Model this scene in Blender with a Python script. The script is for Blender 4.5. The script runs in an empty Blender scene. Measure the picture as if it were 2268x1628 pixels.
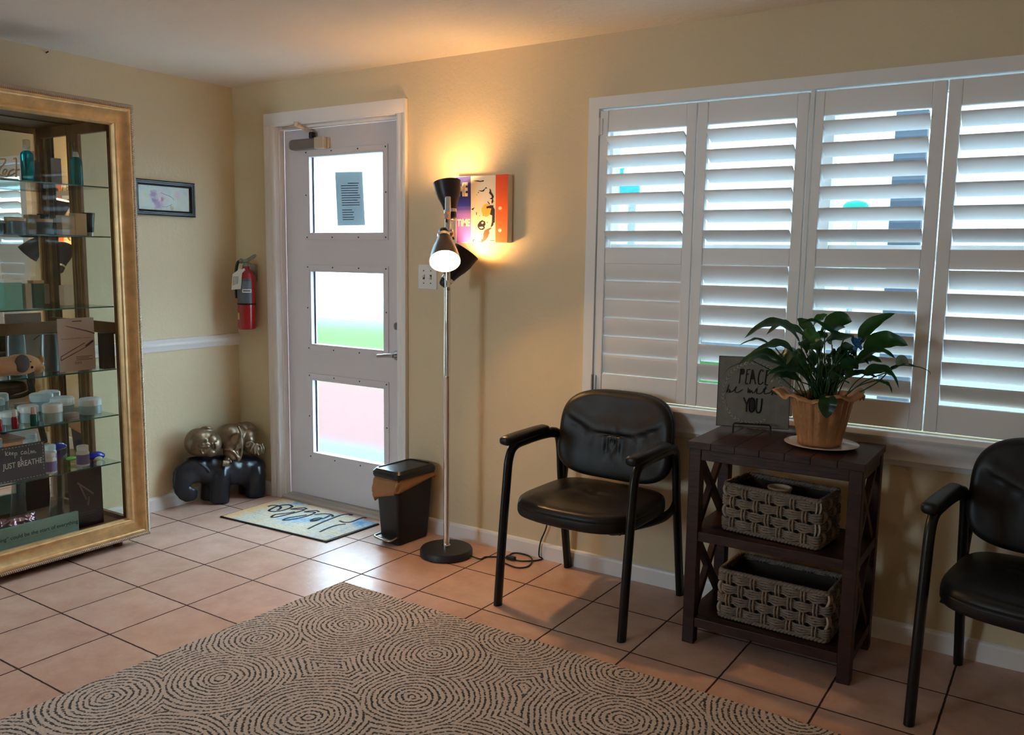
import bpy, bmesh, math, random
from mathutils import Vector, Matrix, noise as mnoise
random.seed(7)
S = bpy.context.scene
COL = S.collection
pi = math.pi
# ------------------------------------------------------------------ camera
FPX, YAW, PITCH, ROLL = 1893.16, 0.5750, 0.1275, 0.0143
CAM = Vector((4.2731, -3.4862, 1.4610))
fw = Vector((-math.sin(YAW) * math.cos(PITCH), math.cos(YAW) * math.cos(PITCH), -math.sin(PITCH)))
r0 = fw.cross(Vector((0, 0, 1))).normalized()
u0 = r0.cross(fw)
RT = math.cos(ROLL) * r0 + math.sin(ROLL) * u0
UP = -math.sin(ROLL) * r0 + math.cos(ROLL) * u0
cam = bpy.data.cameras.new('camera')
cam.sensor_width = 36
cam.lens = 36 * FPX / 2268
cam.clip_start = 0.05
cam.clip_end = 200
co = bpy.data.objects.new('camera', cam)
COL.objects.link(co)
co.matrix_world = Matrix(((RT.x, UP.x, -fw.x, CAM.x), (RT.y, UP.y, -fw.y, CAM.y), (RT.z, UP.z, -fw.z, CAM.z), (0, 0, 0, 1)))
S.camera = co
# ------------------------------------------------------------------ world (overcast daylight) and exposure
W = bpy.data.worlds.new('overcast_sky')
S.world = W
W.use_nodes = True
bg = W.node_tree.nodes['Background']
bg.inputs[0].default_value = (0.60, 0.82, 1.0, 1)
bg.inputs[1].default_value = 18.0
S.view_settings.view_transform = 'Standard'
S.view_settings.look = 'None'
S.view_settings.gamma = 1
S.view_settings.use_curve_mapping = False
S.view_settings.exposure = 0.27
S.cycles.max_bounces = 14
S.cycles.diffuse_bounces = 7
S.cycles.transparent_max_bounces = 24
S.cycles.sample_clamp_indirect = 8
BULBS = (180, 620, 160)      # glow of the floor lamp's three bulbs
def portal(name, x0, x1, z0, z1, y, rx=-pi / 2, rz=0):
    l = bpy.data.lights.new(name, 'AREA'); l.shape = 'RECTANGLE'; l.size = x1 - x0; l.size_y = z1 - z0
    l.cycles.is_portal = True
    o = bpy.data.objects.new(name, l); COL.objects.link(o)
    o.location = ((x0 + x1) / 2, y, (z0 + z1) / 2); o.rotation_euler = (rx, 0, rz)
    if rz: o.location = (y, (x0 + x1) / 2, (z0 + z1) / 2)
portal('window_daylight', 2.44, 4.36, 0.84, 2.15, 0.16)
portal('door_daylight', 0.55, 1.16, 0.28, 2.04, 0.16)
portal('added_fill_daylight', .36, 1.14, .86, 2.04, -6.36, pi / 2)  # portal of the opening added behind the camera for fill

def at(px, py, ax, v):
    """the point of the plane ax = v seen at photo pixel px, py"""
    d = fw + (px - 1134) / FPX * RT - (py - 814) / FPX * UP
    i = 'xyz'.index(ax)
    return CAM + d * ((v - CAM[i]) / d[i])
# ------------------------------------------------------------------ object helpers
def props(o, label=None, cat=None, group=None, kind=None):
    if label: o['label'] = label
    if cat: o['category'] = cat
    if group: o['group'] = group
    if kind: o['kind'] = kind
    return o
def thing(name, loc, label, cat, group=None, rz=0, kind=None):
    o = bpy.data.objects.new(name, None)
    COL.objects.link(o)
    o.empty_display_size = .05
    o.location = loc
    o.rotation_euler = (0, 0, rz)
    return props(o, label, cat, group, kind)
def root_of(o):
    while o.parent: o = o.parent
    return o
class MB:
    def __init__(s): s.bm = bmesh.new(); s.mi = 0
    def add(s, vs, fs):
        b = [s.bm.verts.new(v) for v in vs]
        for f in fs:
            try: s.bm.faces.new([b[i] for i in f]).material_index = s.mi
            except ValueError: pass
        return b
    def box(s, c, size, rot=None):
        c = Vector(c); x, y, z = (d / 2 for d in size)
        R = rot if rot is not None else Matrix.Identity(3)
        vs = [c + R @ Vector((i * x, j * y, k * z)) for k in (-1, 1) for j in (-1, 1) for i in (-1, 1)]
        s.add(vs, [(0, 2, 3, 1), (4, 5, 7, 6), (0, 1, 5, 4), (1, 3, 7, 5), (3, 2, 6, 7), (2, 0, 4, 6)])
        return s
    def bb(s, a, b):
        a, b = Vector(a), Vector(b)
        return s.box((a + b) / 2, [abs(q) for q in (b - a)])
    def loft(s, rings, cap0=True, cap1=True, closed=True):
        n = len(rings[0])
        vs = [v for r in rings for v in r]
        fs = []
        m = n if closed else n - 1
        for i in range(len(rings) - 1):
            for j in range(m):
                k = (j + 1) % n
                fs.append((i * n + j, i * n + k, (i + 1) * n + k, (i + 1) * n + j))
        if cap0: fs.append(tuple(reversed(range(n))))
        if cap1: fs.append(tuple(range((len(rings) - 1) * n, len(rings) * n)))
        s.add(vs, fs)
        return s
    def tube(s, pts, r, n=10, closed=False, sx=1, up=None, caps=True):
        P = [Vector(p) for p in pts]
        m = len(P)
        rr = r if isinstance(r, (list, tuple)) else [r] * m
        T = []
        for i in range(m):
            a = P[(i - 1) % m] if closed or i else P[0]
            b = P[(i + 1) % m] if closed or i < m - 1 else P[-1]
            t = b - a
            T.append(t.normalized() if t.length > 1e-9 else Vector((0, 0, 1)))
        u = Vector(up) if up else (Vector((0, 0, 1)) if abs(T[0].z) < .9 else Vector((1, 0, 0)))
        rings = []
        for i in range(m):
            if up: u = Vector(up)
            u = (u - T[i] * u.dot(T[i]))
            u = u.normalized() if u.length > 1e-6 else T[i].orthogonal().normalized()
            w = T[i].cross(u)
            rings.append([P[i] + rr[i] * (math.cos(2 * pi * j / n) * u + sx * math.sin(2 * pi * j / n) * w) for j in range(n)])
        if closed: rings.append(rings[0]); caps = False
        return s.loft(rings, caps, caps)
    def cyl(s, a, b, r, r2=None, n=24):
        return s.tube([a, b], [r, r if r2 is None else r2], n)
    def lathe(s, prof, o=(0, 0, 0), axis=(0, 0, 1), n=32, cap0=True, cap1=True, sx=1):
        o = Vector(o); q = Vector((0, 0, 1)).rotation_difference(Vector(axis).normalized())
        rings = [[o + q @ Vector((r * math.cos(2 * pi * j / n), sx * r * math.sin(2 * pi * j / n), z)) for j in range(n)] for r, z in prof]
        return s.loft(rings, cap0, cap1)
    def ball(s, c, r, n=16, m=10, rot=None):
        c = Vector(c); r = Vector(r) if not isinstance(r, (int, float)) else Vector((r, r, r))
        R = rot if rot is not None else Matrix.Identity(3)
        rings = []
        for i in range(m + 1):
            a = -pi / 2 + pi * (i * .998 + .001 * m) / m
            rings.append([c + R @ Vector((r.x * math.cos(a) * math.cos(2 * pi * j / n), r.y * math.cos(a) * math.sin(2 * pi * j / n), r.z * math.sin(a))) for j in range(n)])
        return s.loft(rings)
    def prism(s, poly, off):
        off = Vector(off); P = [Vector(p) for p in poly]
        return s.loft([P, [p + off for p in P]])
    def grid(s, f, nu, nv):
        vs = [f(i / nu, j / nv) for j in range(nv + 1) for i in range(nu + 1)]
        w = nu + 1
        s.add(vs, [(j * w + i, j * w + i + 1, (j + 1) * w + i + 1, (j + 1) * w + i) for j in range(nv) for i in range(nu)])
        return s
    def mesh(s, me, M):
        vs = [M @ v.co for v in me.vertices]
        s.add(vs, [tuple(p.vertices) for p in me.polygons])
        return s
    def build(s, name, mats, parent=None, smooth=None, bevel=0, seg=2, local=False, origin=None, kind=None, sub=0):
        if not isinstance(mats, (list, tuple)): mats = [mats]
        bmesh.ops.recalc_face_normals(s.bm, faces=s.bm.faces)
        M = Matrix.Identity(4)
        if parent is not None and not local:
            rt = root_of(parent)
            M = (Matrix.Translation(rt.location) @ Matrix.Rotation(rt.rotation_euler.z, 4, 'Z')).inverted()
        elif origin is not None: M = Matrix.Translation(-Vector(origin))
        s.bm.transform(M)
        me = bpy.data.meshes.new(name)
        s.bm.to_mesh(me); s.bm.free()
        for m in mats: me.materials.append(m)
        o = bpy.data.objects.new(name, me)
        COL.objects.link(o)
        if parent is not None: o.parent = parent
        elif origin is not None: o.location = origin
        if smooth is not None:
            me.shade_smooth()
            if smooth < 179:
                md = o.modifiers.new('edge', 'EDGE_SPLIT'); md.split_angle = math.radians(smooth)
        if bevel:
            md = o.modifiers.new('bev', 'BEVEL'); md.width = bevel; md.segments = seg; md.limit_method = 'ANGLE'; md.angle_limit = math.radians(40)
            if smooth is not None and smooth < 179: o.modifiers.move(len(o.modifiers) - 1, 0)
        if sub:
            md = o.modifiers.new('sub', 'SUBSURF'); md.levels = sub; md.render_levels = sub
        if kind: o['kind'] = kind
        return o
def fuse(o, voxel, smooth=6):
    """melt the shells of a sculpted mesh into one skin"""
    md = o.modifiers.new('rm', 'REMESH'); md.mode = 'VOXEL'; md.voxel_size = voxel; md.use_smooth_shade = True
    md = o.modifiers.new('sm', 'SMOOTH'); md.factor = .5; md.iterations = smooth
    dg = bpy.context.evaluated_depsgraph_get()
    me = bpy.data.meshes.new_from_object(o.evaluated_get(dg))
    old = o.data; o.modifiers.clear(); o.data = me
    me.shade_smooth()
    bpy.data.meshes.remove(old)
_tc = {}
def text_mesh(t, size=1, ext=0.0, bold=0.0):
    k = (t, size, ext, bold)
    if k in _tc: return _tc[k]
    c = bpy.data.curves.new('t', 'FONT'); c.body = t; c.size = size; c.extrude = ext; c.offset = bold
    c.align_x = 'CENTER'; c.align_y = 'CENTER'; c.resolution_u = 4
    o = bpy.data.objects.new('t', c); COL.objects.link(o)
    dg = bpy.context.evaluated_depsgraph_get()
    me = bpy.data.meshes.new_from_object(o.evaluated_get(dg))
    bpy.data.objects.remove(o); bpy.data.curves.remove(c)
    _tc[k] = me
    return me
def frame4(o, x, y):
    """matrix with origin o and x, y axes"""
    x = Vector(x).normalized(); y = Vector(y); y = (y - x * y.dot(x)).normalized(); z = x.cross(y); o = Vector(o)
    return Matrix(((x.x, y.x, z.x, o.x), (x.y, y.y, z.y, o.y), (x.z, y.z, z.z, o.z), (0, 0, 0, 1)))
def spline(P, k=6, closed=False):
    P = [Vector(p) for p in P]; n = len(P); out = []
    rng = range(n if closed else n - 1)
    for i in rng:
        g = (lambda q: P[q % n]) if closed else (lambda q: P[min(max(q, 0), n - 1)])
        a, b, c, d = g(i - 1), g(i), g(i + 1), g(i + 2)
        for j in range(k):
            t = j / k
            out.append(.5 * ((2 * b) + (c - a) * t + (2 * a - 5 * b + 4 * c - d) * t * t + (3 * b - a - 3 * c + d) * t ** 3))
    if not closed: out.append(P[-1])
    return out
def rrect(w, h, r, n=5):
    """outline of a rounded rectangle, counter-clockwise, centred"""
    out = []
    for cx, cy, a0 in ((w / 2 - r, h / 2 - r, 0), (-w / 2 + r, h / 2 - r, pi / 2), (-w / 2 + r, -h / 2 + r, pi), (w / 2 - r, -h / 2 + r, 1.5 * pi)):
        for i in range(n + 1):
            a = a0 + pi / 2 * i / n
            out.append((cx + r * math.cos(a), cy + r * math.sin(a)))
    return out
# ------------------------------------------------------------------ materials
def lin(r, g, b):
    f = lambda c: (c / 255 / 12.92) if c / 255 <= .04045 else ((c / 255 + .055) / 1.055) ** 2.4
    return (f(r), f(g), f(b), 1)
class NT:
    def __init__(s, m): s.nt = m.node_tree; s.N = s.nt.nodes; s.L = s.nt.links
    def n(s, t, **k):
        o = s.N.new(t)
        for a, b in k.items(): setattr(o, a, b)
        return o
    def put(s, sock, v):
        if isinstance(v, bpy.types.NodeSocket): s.L.new(v, sock)
        else: sock.default_value = v
    def math(s, op, a, b=None, c=None):
        o = s.n('ShaderNodeMath', operation=op)
        for i, v in enumerate((a, b, c)):
            if v is not None: s.put(o.inputs[i], v)
        return o.outputs[0]
    def vec(s, op, a, b=None):
        o = s.n('ShaderNodeVectorMath', operation=op)
        s.put(o.inputs[0], a)
        if b is not None: s.put(o.inputs[1], b)
        return o.outputs['Value'] if op in ('DISTANCE', 'LENGTH', 'DOT_PRODUCT') else o.outputs[0]
    def mix(s, f, a, b):
        o = s.n('ShaderNodeMix', data_type='RGBA')
        s.put(o.inputs[0], f); s.put(o.inputs[6], a); s.put(o.inputs[7], b)
        return o.outputs[2]
    def noise(s, vec, scale, det=4, rough=.5):
        o = s.n('ShaderNodeTexNoise'); s.put(o.inputs['Vector'], vec)
        o.inputs['Scale'].default_value = scale; o.inputs['Detail'].default_value = det; o.inputs['Roughness'].default_value = rough
        return o.outputs[0]
    def ramp(s, f, *stops):
        o = s.n('ShaderNodeValToRGB'); s.put(o.inputs[0], f)
        e = o.color_ramp.elements
        while len(e) < len(stops): e.new(.5)
        for x, (p, c) in zip(e, stops): x.position = p; x.color = c
        return o.outputs[0]
    def obj(s): return s.n('ShaderNodeTexCoord').outputs['Object']
    def geo(s): return s.n('ShaderNodeNewGeometry').outputs['Position']
    def sep(s, v):
        o = s.n('ShaderNodeSeparateXYZ'); s.put(o.inputs[0], v); return o.outputs
    def comb(s, x, y, z=0.0):
        o = s.n('ShaderNodeCombineXYZ')
        for i, v in enumerate((x, y, z)): s.put(o.inputs[i], v)
        return o.outputs[0]
    def bump(s, h, st, dist=.01):
        o = s.n('ShaderNodeBump'); o.inputs['Strength'].default_value = st; o.inputs['Distance'].default_value = dist
        s.put(o.inputs['Height'], h); return o.outputs[0]
def M(name, col, rough=.5, metal=0, var=0, vscale=8, bump=0, bscale=60, bdist=.003, spec=.5, coat=0, emit=None, es=0, trans=0, ior=1.45, sheen=0):
    m = bpy.data.materials.new(name); m.use_nodes = True
    t = NT(m); b = t.N['Principled BSDF']
    c = lin(*col)
    b.inputs['Roughness'].default_value = rough; b.inputs['Metallic'].default_value = metal
    b.inputs['Specular IOR Level'].default_value = spec; b.inputs['Coat Weight'].default_value = coat
    b.inputs['Transmission Weight'].default_value = trans; b.inputs['IOR'].default_value = ior
    b.inputs['Sheen Weight'].default_value = sheen
    if emit: b.inputs['Emission Color'].default_value = lin(*emit); b.inputs['Emission Strength'].default_value = es
    if var:
        f = t.noise(t.obj(), vscale, 6, .6)
        d = tuple(q * (1 - var) for q in c[:3]) + (1,); e = tuple(min(1, q * (1 + var)) for q in c[:3]) + (1,)
        t.put(b.inputs['Base Color'], t.ramp(f, (.3, d), (.7, e)))
    else: b.inputs['Base Color'].default_value = c
    if bump: t.put(b.inputs['Normal'], t.bump(t.noise(t.obj(), bscale, 5, .6), bump, bdist))
    return m
def thin_glass(name, tint=(255, 255, 255), refl=.09, rough=0.0):
    """a clear sheet: passes light straight on and mirrors a little of it"""
    m = bpy.data.materials.new(name); m.use_nodes = True; t = NT(m); t.N.clear()
    o = t.n('ShaderNodeOutputMaterial'); a = t.n('ShaderNodeBsdfTransparent'); g = t.n('ShaderNodeBsdfGlossy'); x = t.n('ShaderNodeMixShader')
    a.inputs[0].default_value = lin(*tint); g.inputs['Roughness'].default_value = rough
    f = t.n('ShaderNodeLayerWeight'); f.inputs[0].default_value = .5
    t.put(x.inputs[0], t.math('MULTIPLY_ADD', t.math('POWER', f.outputs['Facing'], 4.0), .6, refl))
    t.L.new(a.outputs[0], x.inputs[1]); t.L.new(g.outputs[0], x.inputs[2]); t.L.new(x.outputs[0], o.inputs[0])
    return m
def wallpaint(name, col, bs=.35, sc=1.0):
    m = M(name, col, .62, spec=.35); t = NT(m); b = t.N['Principled BSDF']; p = t.geo()
    f = t.noise(p, 1.3, 3)
    c = lin(*col)
    t.put(b.inputs['Base Color'], t.ramp(f, (.3, tuple(q * .96 for q in c[:3]) + (1,)), (.7, tuple(q * 1.03 for q in c[:3]) + (1,))))
    h = t.math('ADD', t.noise(p, 55 * sc, 4, .55), t.math('MULTIPLY', t.noise(p, 170 * sc, 2), .3))
    t.put(b.inputs['Normal'], t.bump(h, bs, .004))
    return m
m_wall = wallpaint('tan_wall_paint', (220, 201, 166))
m_ceil = wallpaint('ceiling_paint', (236, 226, 214), .9, .55)
m_trim = M('white_trim_paint', (238, 232, 228), .38)
m_door = M('door_paint', (216, 208, 210), .42, var=.02, vscale=3)
m_shutter = M('shutter_white', (236, 232, 228), .4)
m_chrome = M('chrome', (225, 225, 225), .08, 1)
m_steel = M('brushed_steel', (170, 168, 165), .28, 1)
m_blackplastic = M('black_plastic', (18, 18, 20), .42, bump=.05, bscale=300)
m_blackmetal = M('black_coated_metal', (14, 14, 16), .38)
m_dark = M('dark_gap', (22, 20, 20), .8)
m_white = M('white_plastic', (232, 230, 226), .35)
m_paper = M('white_paper', (236, 234, 228), .7)
m_gold = M('gold_leaf', (222, 184, 130), .42, .55, var=.22, vscale=14, bump=.12, bscale=60)
m_golddark = M('gold_rope', (120, 94, 72), .45, .5, var=.2, vscale=40)
m_oak = M('cabinet_wood', (112, 70, 34), .45, var=.25, vscale=12)
m_mirror = M('mirror', (238, 240, 240), .0, 1)
m_glass = thin_glass('dimming_tint_glass', (178, 184, 186), .06)  # grey tint added to hold down the daylight on the shutter slats
m_cabglass = thin_glass('cabinet_glass', (250, 253, 251), .012)
m_shelfglass = thin_glass('shelf_glass', (240, 250, 246), .08)
m_glassedge = M('glass_edge', (46, 92, 84), .12, spec=.8)
def floor_mat():
    m = M('terracotta_tile', (180, 130, 106), .4); t = NT(m); b = t.N['Principled BSDF']; p = t.geo()
    s = t.sep(p); T = .3424; a = -.0101
    dx = t.math('SUBTRACT', s[0], .5987); dy = t.math('SUBTRACT', s[1], -1.3426)
    u = t.math('DIVIDE', t.math('ADD', t.math('MULTIPLY', dx, math.cos(a)), t.math('MULTIPLY', dy, math.sin(a))), T)
    v = t.math('DIVIDE', t.math('SUBTRACT', t.math('MULTIPLY', dy, math.cos(a)), t.math('MULTIPLY', dx, math.sin(a))), T)
    w = t.math('MULTIPLY', t.math('SUBTRACT', t.noise(p, 30, 3), .5), .012)
    def edge(q):
        f = t.math('FRACT', t.math('ADD', q, w)); return t.math('MINIMUM', f, t.math('SUBTRACT', 1.0, f))
    e = t.math('MINIMUM', edge(u), edge(v))
    tilemask = t.n('ShaderNodeMapRange'); tilemask.interpolation_type = 'SMOOTHSTEP'
    t.put(tilemask.inputs[0], e); tilemask.inputs[1].default_value = .007; tilemask.inputs[2].default_value = .014
    k = tilemask.outputs[0]
    wn = t.n('ShaderNodeTexWhiteNoise', noise_dimensions='2D'); t.put(wn.inputs[0], t.comb(t.math('FLOOR', u), t.math('FLOOR', v)))
    off = t.n('ShaderNodeVectorMath', operation='SCALE'); t.put(off.inputs[0], wn.outputs['Color']); off.inputs['Scale'].default_value = 9.0
    pp = t.vec('ADD', p, off.outputs[0])
    c1 = t.ramp(t.noise(pp, 7, 8, .65), (.25, lin(184, 144, 126)), (.5, lin(206, 168, 150)), (.75, lin(222, 190, 174)))
    c1 = t.mix(t.math('MULTIPLY', wn.outputs['Value'], .25), c1, lin(196, 152, 130))
    c1 = t.mix(t.ramp(t.noise(pp, 26, 6, .7), (.56, (0, 0, 0, 1)), (.72, (.45, .45, .45, 1))), c1, lin(222, 192, 176))
    t.put(b.inputs['Base Color'], t.mix(k, lin(58, 32, 24), c1))
    t.put(b.inputs['Roughness'], t.math('SUBTRACT', .95, t.math('MULTIPLY', k, t.math('ADD', .52, t.math('MULTIPLY', t.noise(pp, 40, 4), .2)))))
    vo = t.n('ShaderNodeTexVoronoi', feature='DISTANCE_TO_EDGE'); t.put(vo.inputs['Vector'], t.vec('ADD', pp, t.n('ShaderNodeTexNoise').outputs['Color'])); vo.inputs['Scale'].default_value = 9
    h = t.math('ADD', t.math('MULTIPLY', t.noise(pp, 16, 6, .65), .5), t.math('MULTIPLY', t.math('MINIMUM', vo.outputs[0], .06), 2.0))
    h = t.math('ADD', h, t.math('MULTIPLY', k, 1.6))
    t.put(b.inputs['Normal'], t.bump(h, .3, .004))
    return m
m_floor = floor_mat()
# ------------------------------------------------------------------ the room
XR, YF, H = 6.4, -6.2, 2.44
WT = .15
DX0, DX1, DZ = .360, 1.300, 2.195
WX0, WX1, WZ0, WZ1 = 2.44, 4.37, .835, 2.15
MB().bb((-.15, YF - .15, -.12), (XR + .15, WT, 0)).build('floor', m_floor, kind='structure')
MB().bb((-.15, YF - .15, H), (XR + .15, WT, H + .12)).build('ceiling', m_ceil, kind='structure')
MB().bb((-.15, YF - .15, 0), (0, WT, H)).build('wall_left', m_wall, kind='structure')
MB().bb((XR, YF - .15, 0), (XR + .15, WT, H)).build('wall_right', m_wall, kind='structure')
w = MB()        # the wall behind the camera, with an unseen opening added for fill daylight
for a, b in (((0, YF - .15, 0), (.3, YF, H)), ((.3, YF - .15, 0), (1.2, YF, .8)), ((.3, YF - .15, 2.1), (1.2, YF, H)), ((1.2, YF - .15, 0), (XR, YF, H))): w.bb(a, b)
w.build('wall_front', m_wall, kind='structure')
f = MB()
for x in (.3, 1.14): f.bb((x, YF - .12, .8), (x + .06, YF - .04, 2.1))
for z in (.8, 2.04): f.bb((.36, YF - .12, z), (1.14, YF - .04, z + .06))
f.build('fill_window', m_trim, kind='structure')  # frame of the added fill opening, out of view
w = MB()
for a, b in (((0, 0, 0), (DX0, WT, H)), ((DX0, 0, DZ), (DX1, WT, H)), ((DX1, 0, 0), (WX0, WT, H)), ((WX0, 0, 0), (WX1, WT, WZ0)), ((WX0, 0, WZ1), (WX1, WT, H)), ((WX1, 0, 0), (XR, WT, H))):
    w.bb(a, b)
w.build('wall_back', m_wall, kind='structure')
# baseboards with a small rounded top
def baseboard(name, p0, p1, nrm):
    p0, p1, nrm = Vector(p0), Vector(p1), Vector(nrm)
    prof = [(0, 0), (.014, 0), (.014, .066), (.011, .075), (.005, .080), (0, .081)]
    MB().loft([[p + nrm * a + Vector((0, 0, z)) for a, z in prof] for p in (p0, p1)]).build(name, m_trim, kind='structure')
baseboard('baseboard_left', (0, 0, 0), (0, YF, 0), (1, 0, 0))
baseboard('baseboard_back', (1.36, 0, 0), (XR, 0, 0), (0, -1, 0))
baseboard('baseboard_corner', (0, 0, 0), (.292, 0, 0), (0, -1, 0))
# chair rail on the left wall
prof = [(0, .0), (.012, .002), (.016, .010), (.016, .022), (.022, .030), (.026, .042), (.022, .054), (.014, .060), (.012, .068), (0, .072)]
MB().loft([[Vector((a, y, .907 + z)) for a, z in prof] for y in (-.001, -3.5)]).build('trim_1', m_trim, smooth=40, kind='structure')
# door casing
c = MB()
def casing_side(x_in, x_out, z1):
    s = 1 if x_out > x_in else -1; w_ = abs(x_out - x_in)
    prof = [(0, 0), (0, -.012), (.006, -.017), (w_ * .35, -.019), (w_ * .5, -.016), (w_ * .62, -.022), (w_, -.024), (w_, 0)]
    c.loft([[Vector((x_in + s * a, b, z)) for a, b in prof] for z in (0, z1)])
casing_side(.367, .295, 2.262); casing_side(1.289, 1.356, 2.262)
c.bb((.2951, -.0235, 2.192), (1.3559, 0, 2.262))
c.bb((.373, -.017, 2.186), (1.283, 0, 2.193))
c.build('trim_2', m_trim, smooth=40, bevel=.002, kind='structure')
c = MB()        # jambs and stops
for x0, x1 in ((.360, .368), (1.288, 1.300)): c.bb((x0, -.01, 0), (x1, .14, 2.195))
c.bb((.360, -.01, 2.186), (1.300, .14, 2.195))
c.bb((.368, .02, 0), (.378, .058, 2.186)); c.bb((1.278, .02, 0), (1.288, .058, 2.186)); c.bb((.368, .02, 2.172), (1.288, .058, 2.186))
c.build('trim_3', m_trim, bevel=.002, kind='structure')
MB().loft([[Vector((x, y, z)) for y, z in ((-.012, 0), (-.008, .012), (.03, .016), (.035, .024), (.12, .026), (.14, .02), (.14, 0))] for x in (.368, 1.288)]).build('trim_4', M('threshold', (188, 178, 168), .35, .3), bevel=.002, kind='structure')
# ---- door leaf
door = thing('door_1', (.83, .08, .028), 'pale grey painted entrance door with three stacked frosted panes', 'door', kind='structure')
PX0, PX1 = .572, 1.146
PANES = ((1.578, 2.024), (.936, 1.376), (.288, .742))
L0, L1, YD0, YD1 = .379, 1.277, .058, .102
b = MB(); zz = [.028] + [q for p in reversed(PANES) for q in p] + [2.172]
b.bb((L0, YD0, .028), (PX0, YD1, 2.172)); b.bb((PX1, YD0, .028), (L1, YD1, 2.172))
for i in range(0, 8, 2): b.bb((PX0, YD0, zz[i]), (PX1, YD1, zz[i + 1]))
b.build('door_leaf', m_door, door)
def frosted():
    m = bpy.data.materials.new('frosted_glass'); m.use_nodes = True; t = NT(m); t.N.clear()
    o = t.n('ShaderNodeOutputMaterial'); r = t.n('ShaderNodeBsdfRefraction'); tr = t.n('ShaderNodeBsdfTranslucent'); x = t.n('ShaderNodeMixShader')
    r.inputs['Color'].default_value = (.93, .97, .97, 1); r.inputs['Roughness'].default_value = .25; r.inputs['IOR'].default_value = 1.12
    tr.inputs[0].default_value = (.86, .90, .90, 1); x.inputs[0].default_value = .02
    p = t.geo(); s = t.sep(p)
    t.put(r.inputs['Normal'], t.bump(t.noise(t.comb(t.math('MULTIPLY', s[0], 3.0), s[1], s[2]), 120, 3), .25, .002))
    t.L.new(r.outputs[0], x.inputs[1]); t.L.new(tr.outputs[0], x.inputs[2]); t.L.new(x.outputs[0], o.inputs[0])
    return m
m_frost = frosted()
for i, (z0, z1) in enumerate(PANES):
    f = MB()
    w_, h_ = .030, .030
    for a, bq in (((PX0 - w_, .050, z0 - h_), (PX0, .060, z1 + h_)), ((PX1, .050, z0 - h_), (PX1 + .026, .060, z1 + h_)), ((PX0, .050, z1), (PX1, .060, z1 + h_)), ((PX0, .050, z0 - h_), (PX1, .060, z0))): f.bb(a, bq)
    # glazing bead inside the opening
    for a, bq in (((PX0, .052, z0), (PX0 + .010, .098, z1)), ((PX1 - .010, .052, z0), (PX1, .098, z1)), ((PX0 + .01, .052, z0), (PX1 - .01, .098, z0 + .010)), ((PX0 + .01, .052, z1 - .01), (PX1 - .01, .098, z1))): f.bb(a, bq)
    g = f.build('glazing_frame', m_door, door, bevel=.0015)
    sc = MB()
    for k in range(4):
        for zq in (z0 - .016, z1 + .016): sc.cyl((PX0 - .012 + k * (PX1 - PX0 + .024) / 3, .0505, zq), (PX0 - .012 + k * (PX1 - PX0 + .024) / 3, .0492, zq), .0045, n=8)
    for xq in (PX0 - .016, PX1 + .014): sc.cyl((xq, .0505, (z0 + z1) / 2), (xq, .0492, (z0 + z1) / 2), .0045, n=8)
    sc.build('screw_heads', m_dark, g)
    MB().bb((PX0 + .009, .082, z0 + .009), (PX1 - .009, .086, z1 - .009)).build('pane', m_frost, door)
    MB().bb((PX0 + .0101, .078, z0 + .01), (PX0 + .019, .0819, z1 - .01)).build('gasket', M('gasket', (50, 54, 64), .6), door)
h = MB(); h.cyl((1.236, .058, .926), (1.236, .046, .926), .027, n=28); h.cyl((1.236, .046, .926), (1.236, .012, .926), .010, n=16)
h.tube(spline([(1.240, .010, .926), (1.215, .006, .927), (1.18, .004, .924), (1.130, .008, .918)], 4), [.011] * 6 + [.010] * 3 + [.0095] * 4, 12, sx=.7)
h.build('door_handle', m_steel, door, smooth=40)
h = MB(); h.cyl((1.240, .058, 1.086), (1.240, .042, 1.086), .024, .021, n=28); h.box((1.240, .036, 1.086), (.010, .014, .032)); h.build('deadbolt', m_steel, door, smooth=40)
# overhead closer
cl = MB(); y0 = .012
cl.loft([[Vector((x, .036 + a * .026 * f, 2.083 + b * .030 * f)) for a, b in rrect(1.8, 2.0, .5, 4)] for x, f in ((.452, .55), (.462, .85), (.48, 1), (.665, 1))])
ob = cl.build('door_closer', M('closer_body', (128, 120, 116), .4, .3), door, smooth=40)
e = MB(); e.box((.700, .036, 2.083), (.07, .050, .064)); e.box((.742, .050, 2.083), (.014, .018, .056)); e.build('end_cap', M('closer_cap', (196, 176, 152), .5), ob, bevel=.004)
e = MB(); e.cyl((.63, .034, 2.113), (.63, .034, 2.146), .017, n=16)
for k in range(3): e.cyl((.63, .034, 2.118 + k * .009), (.63, .034, 2.122 + k * .009), .020, n=16)
e.build('spring_pivot', m_blackmetal, ob, smooth=40)
e = MB(); e.tube([(.63, .034, 2.146), (.60, .0, 2.165), (.585, -.045, 2.178)], [.011, .010, .009], 10, sx=.5); e.tube([(.585, -.045, 2.180), (.44, .018, 2.181)], .007, 8); e.cyl((.585, -.045, 2.170), (.585, -.045, 2.196), .011, n=14)
e.box((.436, .02, 2.181), (.05, .016, .012))
e.build('closer_arm', M('closer_arm', (205, 190, 170), .35, .5), ob, smooth=40)
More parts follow.
